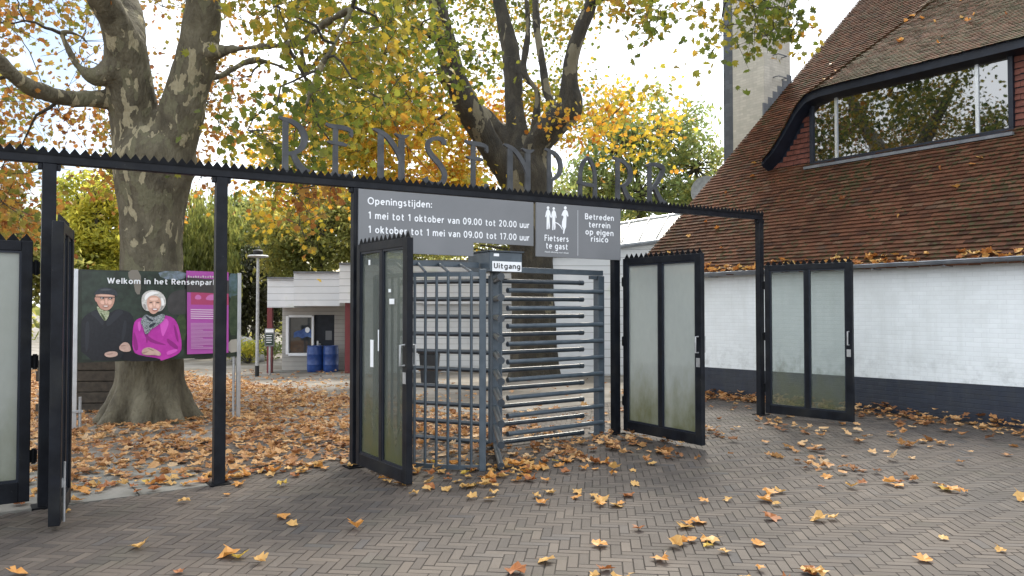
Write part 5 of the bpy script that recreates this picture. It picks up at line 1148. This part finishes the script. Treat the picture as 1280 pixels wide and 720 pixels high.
for u, v, y, r in keep_clear(scatter(66, (340, 640, 130, 262), lambda u, v: 1 if v < 250 else .4, (17.5, 25), (.7, 1.15))): cl.append((P(u, v, y), r, 1.15))
for u, v, y, r in scatter(13, (690, 840, 105, 205), lambda u, v: .9 - .8 * g2(u, v, 850, 200, 60), (18, 24), (.6, .95)): cl.append((P(u, v, y), r, .8))
twigs_and_leaves(tree2, nodes, cl, M['leaf_yellow'], M['bark_plain'], .155, 190, zmin=6.5)
cl = []
for u, v, y, r in keep_clear(scatter(86, (400, 800, -220, 150), lambda u, v: prob2(u, v), (17, 27), (.7, 1.2))): cl.append((P(u, v, y), r, .85))
for u, v, y, r in scatter(30, (760, 1010, -130, 45), lambda u, v: 1 - .6 * g2(u, v, 1010, 40, 30), (12.5, 17), (.45, .75)): cl.append((P(u, v, y), r, .9))
for u, v, y, r in ((945, 25, 13.5, .4), (958, 45, 13.3, .32), (935, 5, 13.6, .45), (975, 12, 13.8, .4), (990, 40, 13.5, .28), (1000, 15, 13.2, .3)): cl.append((P(u, v, y), r, 1.0))
for u, v, y, r in scatter(26, (380, 600, -60, 110), lambda u, v: 1, (14, 19), (.5, .8)): cl.append((P(u, v, y), r, .9))
twigs_and_leaves(tree2, nodes, cl, M['leaf_green'], M['bark_plain'], .155, 190, zmin=6.5)
# ---- trees farther off
def far_tree(label, u, y, vtop, crown, mat, n_leaf, lsize, trunkpx=None, name='broadleaf_tree', tmpl=(LS, LS_F), shell=.55, group=None, limbs=6, gap=.0):
    """crown: list of ellipsoids (u, v, ru, rv) in pixels at depth y, turned into metres"""
    p = P(u, 383, y); z0 = float(zg(p[0], y)); o = thing(name, label, 'tree', (p[0], y, z0), 0, group); top = P(u, vtop, y)[2]
    mb = MB(); r0 = (trunkpx or 14) * .5 * y / FPX
    tr = [np.array([p[0], y, z0 - .2]) + np.array([rng.normal(0, .15), 0, 0]) * (i > 0) + UP * (top - z0) * .9 * f for i, f in enumerate(np.linspace(0, 1, 7))]
    mb.tube(tr, list(np.linspace(r0, r0 * .25, 7)), 10)
    C = []; tot = sum(c[2] * c[3] for c in crown)
    for cu, cv, ru, rv in crown:
        c = P(cu, cv, y + rng.normal(0, .5)); R_ = np.array([ru * y / FPX, (ru * y / FPX) * .8, rv * y / FPX]); k = int(n_leaf * ru * rv / tot); nsub = max(int(14 * ru * rv / 900), 8)
        i = int(np.argmin([np.linalg.norm(q - c) for q in tr])); base = tr[max(i - 1, 0)]
        mb.tube([base, (base + c) / 2 + UP * .2, c], [r0 * .4, r0 * .28, r0 * .1], 6, False)
        d = rng.normal(0, 1, (nsub, 3)); d /= np.linalg.norm(d, axis=1)[:, None]; sc = c + d * R_ * rng.uniform(shell, 1.0, (nsub, 1))
        for q in sc: mb.tube([c, (c + q) / 2 + UP * .1, q], [r0 * .14, r0 * .09, .01], 4, False)
        w_ = rng.uniform(.4, 1.6, nsub); w_ /= w_.sum(); pick = rng.choice(nsub, k, p=w_)
        sr = np.mean(R_) * (1.5 / math.sqrt(nsub)) * rng.uniform(.6, 1.2, nsub)
        C.append(sc[pick] + rng.normal(0, 1, (k, 3)) * sr[pick][:, None] * np.array([1, 1, .7]))
    part(mb, 'trunk', M['bark_plain'], o, True, fixn=False)
    leaves('crown', np.concatenate(C), lsize, mat, o, None, tmpl); return o
OV = (LS, LS_F)
far_tree('green grey oak with spreading limbs behind the last letters, left of the chimney', 800, 33, 120, [(770, 190, 50, 55), (830, 170, 55, 55), (870, 210, 48, 50), (800, 240, 60, 40), (860, 250, 55, 30), (740, 240, 40, 40)], M['leaf_oak'], 10500, .27, 15, 'oak_tree')
far_tree('olive green tree directly above the kiosk roof', 400, 38, 240, [(350, 290, 45, 45), (400, 290, 55, 45), (440, 310, 40, 30), (370, 330, 50, 30), (420, 250, 50, 30)], M['leaf_olive'], 15000, .28, 14)
far_tree('yellow green tree left of the big trunk, above the poster', 115, 34, 205, [(105, 255, 40, 45), (130, 290, 42, 45), (95, 310, 40, 45), (140, 245, 26, 28), (120, 350, 50, 40)], M['leaf_lime'], 15000, .28, 12)
far_tree('low dull green tree at the far left behind the closed leaf', 20, 30, 240, [(20, 300, 50, 45), (-20, 280, 40, 40), (50, 340, 45, 45), (-60, 330, 60, 60)], M['leaf_olive'], 11000, .27, 12)
far_tree('grey green tree between lamp post and kiosk, behind the willow', 325, 46, 255, [(300, 310, 34, 50), (330, 340, 36, 50), (310, 270, 30, 32), (345, 300, 30, 40)], M['leaf_oak'], 11000, .32, 10)
far_tree('dark evergreen tree behind the lamp post', 305, 41, 300, [(300, 370, 22, 50), (318, 350, 20, 50), (330, 390, 18, 40), (285, 390, 20, 35)], M['leaf_conifer'], 14000, .22, 9, 'evergreen_tree')
far_tree('dark evergreen tree behind the poster right edge', 262, 42, 330, [(250, 390, 24, 45), (275, 375, 24, 50), (235, 400, 20, 40)], M['leaf_conifer'], 11000, .22, 9, 'evergreen_tree')
far_tree('tall tree standing behind the kiosk to the right of the sign', 720, 44, 200, [(700, 270, 60, 50), (760, 275, 50, 45), (640, 290, 50, 40), (560, 300, 60, 40), (480, 300, 50, 40)], M['leaf_olive'], 14000, .32, 14)
# weeping willow: strands of narrow leaves
yw = 36; p = P(255, 383, yw); wil = thing('willow_tree', 'weeping willow with hanging yellow green strands right of the big trunk', 'tree', (p[0], yw, float(zg(p[0], yw))))
mb = MB(); z0 = float(zg(p[0], yw)); mb.tube([(p[0], yw, z0 - .2), (p[0] + .1, yw, z0 + 2.5), (p[0], yw, z0 + 5)], [.4, .32, .2], 10); C = []; D = []
for k in range(120):
    u, v = rng.uniform(216, 298), rng.uniform(228, 300); yy = yw + rng.uniform(-2, 2); q = P(u, v + abs(u - 255) * .5, yy); Ls = rng.uniform(1.6, 4.2)
    if k % 6 == 0: mb.tube([(p[0], yw, z0 + 4), ((p[0] + q[0]) / 2, (yw + q[1]) / 2, max(q[2], z0 + 5)), q], [.1, .06, .015], 5, False)
    n_ = int(Ls * 34); t = rng.uniform(0, 1, n_); sway = rng.normal(0, .2, 2)
    C.append(np.stack([q[0] + sway[0] * t + rng.normal(0, .10, n_), q[1] + sway[1] * t + rng.normal(0, .10, n_), q[2] - t * Ls], 1))
C = np.concatenate(C); part(mb, 'trunk', M['bark_plain'], wil, True, fixn=False)
yaw = rng.uniform(0, 6.28, len(C)); tl = rng.normal(0, .35, len(C))
Rm = np.zeros((len(C), 3, 3)); Rm[:, :, 0] = np.stack([np.cos(yaw), np.sin(yaw), 0 * yaw], 1); Rm[:, :, 1] = np.stack([np.sin(tl) * np.sin(yaw), -np.sin(tl) * np.cos(yaw), np.cos(tl)], 1); Rm[:, :, 2] = np.cross(Rm[:, :, 0], Rm[:, :, 1])
leaves('crown', C, .30, M['leaf_willow'], wil, None, (LS * np.array([.7, 1, 1]), LS_F), 1.0, True, Rm)
# low shrubs by the boulder
for (u, v, y, w_, lab, mt) in ((312, 440, 33, .9, 'low yellow green shrub in front of the boulder', 'leaf_lime'), (299, 425, 35, 1.0, 'small dark green shrub left of the boulder', 'leaf_oak'), (326, 430, 35, .8, 'green shrub behind the lamp post foot', 'leaf_oak')):
    g = P(u, 383, y); z0 = float(zg(g[0], y)); o = thing('shrub', lab, 'shrub', (g[0], y, z0)); mb = MB(); C = []
    for k in range(16):
        e = np.array([g[0], y, z0]) + np.array([rng.normal(0, .5) * w_, rng.normal(0, .4), rng.uniform(.3, .9) * w_]); mb.tube([(g[0], y, z0 - .05), e], [.02, .006], 5, False); C.append(e + rng.normal(0, .16, (70, 3)))
    part(mb, 'stem', M['bark_plain'], o, fixn=False); leaves('foliage', np.concatenate(C), .16, M[mt], o, None, OV)
# far-off wood closing the horizon
C = []
for k in range(420):
    a = rng.uniform(-75, 75); d = rng.uniform(62, 85); x, y = d * math.sin(R(a)), d * math.cos(R(a)); h = rng.uniform(5, 10)
    c = np.array([x, y, -.8 + rng.uniform(0, h)]); C.append(c + rng.normal(0, 1.1, (60, 3)))
tag(leaves('distant_wood', np.concatenate(C), .8, M['leaf_olive'], None, None, OV), 'far-off band of autumn woodland closing the view behind the park', 'woodland', None, 'stuff')

# ================================================================== FALLEN LEAVES
def leaf_tmpl(seed):
    r = np.random.default_rng(seed); pts = []
    tips = [(-90, .50), (-60, .30), (-28, .46), (-5, .30), (18, .56), (48, .30), (62, .58), (80, .30), (90, .62)]
    rgt = [(0.52 * r.uniform(.8, 1.1) if False else rad * r.uniform(.88, 1.1), an) for an, rad in tips[1:-1]]
    V = [(0, 0, 0)]; ang = []
    full = [(-90, .36), (-55, .40), (-24, .50), (2, .34), (30, .57), (52, .38), (70, .44), (90, .62), (110, .44), (128, .38), (150, .57), (178, .34), (204, .50), (235, .40)]
    for an, rad in full:
        rad *= r.uniform(.78, 1.15); an += r.uniform(-7, 7); V.append((rad * math.cos(R(an)), rad * math.sin(R(an)), 0))
    V = np.array(V); cx, cy = r.uniform(-1, 1, 2); c1, c2, c3 = r.uniform(.1, .75), r.uniform(-.3, .6), r.uniform(0, 6.28)
    V[:, 2] = .09 * np.sin(V[:, 0] * 9 + c3) * np.sin(V[:, 1] * 8 - c3) + c1 * (V[:, 0] * math.cos(c3) + V[:, 1] * math.sin(c3)) ** 2 + c2 * (V[:, 0] * cx + V[:, 1] * cy) ** 2 * .8 + r.normal(0, .05, len(V)); V[:, 2] -= V[:, 2].min()
    n = len(V) - 1; F = [[0, 1 + i, 1 + (i + 1) % n] for i in range(n)]
    # stalk as a thin sliver
    k = len(V); V = np.concatenate([V, np.array([[.012, -.3, .01], [-.012, -.3, .01], [.06, -.72, .05]])]); V[k:, 2] += V[1, 2] ; F.append([1, k, k + 2]); F.append([1, k + 2, k + 1])
    return V, F
TM = [leaf_tmpl(i) for i in range(10)]
def patch(x, y, s=1.0): return mnoise.noise((x * s + 31.7, y * s - 12.1, 3.3))
def density(x, y):
    d = gdist(x, y); a = galong(x, y); ws = -((x - W0[0]) * WS[0] + (y - W0[1]) * WS[1]); wt = (x - W0[0]) * WD[0] + (y - W0[1]) * WD[1]
    if ws < .03 and -7 < wt < T_END: return 0
    n1 = patch(x, y, 1.3); n2 = patch(x, y, .5); v = 0
    if ws < 1.0 and -8 < wt < T_END: v = max(v, 190 * math.exp(-(ws / .48) ** 2) * (1 + .6 * n1))
    if d > .0:
        base = 80 if a < 4.6 else 16 * math.exp(-max(a - 4.6, 0) / 2.0)
        if d < 1.9 and a < -.05: base = 78
        base *= min(1, .45 + d / 1.5) * (1.0 + .9 * n1 + .4 * n2)
        if d > 9: base *= 1.0
        v = max(v, base)
    if -1.9 < d <= .9 and 1.25 < a < 5.0: v = max(v, 34 * (1 + 1.3 * n1) * 1.5 * math.exp(-max(-d - 1.0, 0) / .3))
    if -1.55 < d < -.8 and 1.75 < a < 2.7: v = max(v, 75 * (1 + .6 * n1))
    if -.35 < d <= .1 and -4 < a < 1.4: v = max(v, 9 * (1 + n1))
    if d <= 0:
        f = 5.2 + (7.2 if x > .2 else 0) + (4.4 if (x > .2 and d > -4) else 0)
        v = max(v, f * max(0, .30 + 1.9 * n1 + 2.2 * max(patch(x, y, 3.4), -.2)))
    return max(v, 0)
pts = []
while len(pts) < 0: pass
def sample(x0, x1, y0, y1, dmax):
    dmax = dmax + 40; n = int((x1 - x0) * (y1 - y0) * dmax); X = rng.uniform(x0, x1, n); Y = rng.uniform(y0, y1, n); U = rng.uniform(0, dmax, n)
    return [(X[i], Y[i]) for i in range(n) if abs(X[i]) < Y[i] * .75 + 2.2 and density(X[i], Y[i]) > U[i]]
pts = sample(-14, 11, 2.5, 9, 150) + sample(-14, 11, 9, 17, 150) + sample(-18, 6, 17, 29.1, 95)
pts = np.array(pts)
def inview(x, y):
    return (abs(x) < y * .68) & (y > 4.2)
vis = inview(pts[:, 0], pts[:, 1]); dist = np.hypot(pts[:, 0], pts[:, 1]) + np.where(vis, 0, 1e3); order = np.argsort(dist)
hero, rest = order[:300], order[300:]
LMES = []
for i, (V, F) in enumerate(TM):
    me = bpy.data.meshes.new('fallen_leaf'); me.from_pydata((V * .118).tolist(), [], F); me.update(); LMES.append(me)
def hue(stops): return leaf_mat('fallen_leaf', stops, 9, .35, .2, .5, 1.2)
HM = [hue([(.2, (.46, .25, .075)), (.8, (.58, .37, .135))]), hue([(.2, (.44, .17, .04)), (.8, (.60, .31, .08))]), hue([(.2, (.20, .065, .022)), (.8, (.36, .13, .04))]), hue([(.2, (.52, .34, .05)), (.8, (.56, .40, .08))])]
HLAB = ['pale tan fallen plane leaf lying on the brick paving', 'orange brown fallen plane leaf lying on the brick paving', 'dark russet fallen plane leaf lying on the brick paving', 'bright yellow fallen plane leaf lying on the brick paving']
VAR = {}
for k in hero:
    x, y = pts[k]; hi = int(rng.choice(4, p=[.38, .40, .18, .04])); ti = int(rng.integers(10))
    key = (hi, ti)
    if key not in VAR:
        me = LMES[ti].copy(); me.materials.append(HM[hi]); me.name = 'fallen_leaf'; VAR[key] = me
    o = bpy.data.objects.new('fallen_leaf', VAR[key]); COL.objects.link(o); s = rng.uniform(.6, 1.25)
    o.scale = (s, s * rng.uniform(.75, 1.1), s * rng.uniform(.7, 1.5)); o.rotation_euler = (rng.normal(0, .16), rng.normal(0, .16), rng.uniform(0, 6.28)); o.location = (x, y, float(zg(x, y)) + .008 + rng.uniform(0, .012))
    tag(o, HLAB[hi], 'leaf', HLAB[hi].split(' fallen')[0] + ' leaves on the paving')
def litter(name, Q, mat, label, zfun, tilt=.26, size=.120):
    n = len(Q); ti = rng.integers(0, 10, n); V = []; LP = []; CN = []; base = 0
    for t in range(10):
        idx = np.where(ti == t)[0]
        if not len(idx): continue
        T, F = TM[t]; k = len(T); Rm = rand_rot(len(idx), tilt); sz = size * rng.uniform(.55, 1.2, len(idx)); TT = np.repeat(T[None], len(idx), 0) * sz[:, None, None]; TT[:, :, 2] *= rng.uniform(.4, 1.5, len(idx))[:, None]
        C = np.array([[Q[i][0], Q[i][1], zfun(*Q[i])] for i in idx]); W_ = np.einsum('nij,nkj->nki', Rm, TT) + C[:, None]
        V.append(W_.reshape(-1, 3)); fl = np.concatenate([np.array(f) for f in F])[None] + (base + np.arange(len(idx)) * k)[:, None]; LP.append(fl.ravel()); CN.append(np.tile([len(f) for f in F], len(idx))); base += k * len(idx)
    o = big_mesh(name, np.concatenate(V), (np.concatenate(LP), np.concatenate(CN)), mat); return tag(o, label, 'leaf litter', None, 'stuff')
def zl1(x, y):
    ws = -((x - W0[0]) * WS[0] + (y - W0[1]) * WS[1]); wt = (x - W0[0]) * WD[0] + (y - W0[1]) * WD[1]
    bank = .10 * math.exp(-(ws / .25) ** 2) if -7 < wt < T_END else 0
    return float(zg(x, y)) + .006 + rng.uniform(0, .03 + bank)
litter('leaf_litter', pts[rest], M['leaf_litter'], 'carpet of fallen orange and brown leaves beyond the gate and along the walls', zl1)
# leaves caught in the house gutter and on its roof
Q = []
for t in rng.uniform(T_NEAR, T_END, 420):
    if mnoise.noise((t * 1.5, 0, 0)) > -.25: Q.append((t, rng.uniform(-.22, .02)))
QQ = [(hp(t, s)[0], hp(t, s)[1]) for t, s in Q]; zmap = {q: (roof_z(max(s, -.15)) + .03 + rng.uniform(0, .05)) for q, (t, s) in zip(QQ, Q)}
litter('gutter_leaves', QQ, M['leaf_fallen'], 'orange leaves caught along the house gutter', lambda x, y: zmap[(x, y)], .6, .12)
Q = [(rng.uniform(-1, T_END), rng.uniform(.2, 6)) for _ in range(46)]
QQ = [(hp(t, s)[0], hp(t, s)[1]) for t, s in Q]; zmap2 = {q: max(roof_z(s), (dorm_z(t, s) if s > SD and CT[0] < t < CT[-1] else 0)) + .06 for q, (t, s) in zip(QQ, Q)}
litter('roof_leaves', QQ, M['leaf_fallen'], 'scattered yellow leaves lying on the house roof tiles', lambda x, y: zmap2[(x, y)], .7, .12)
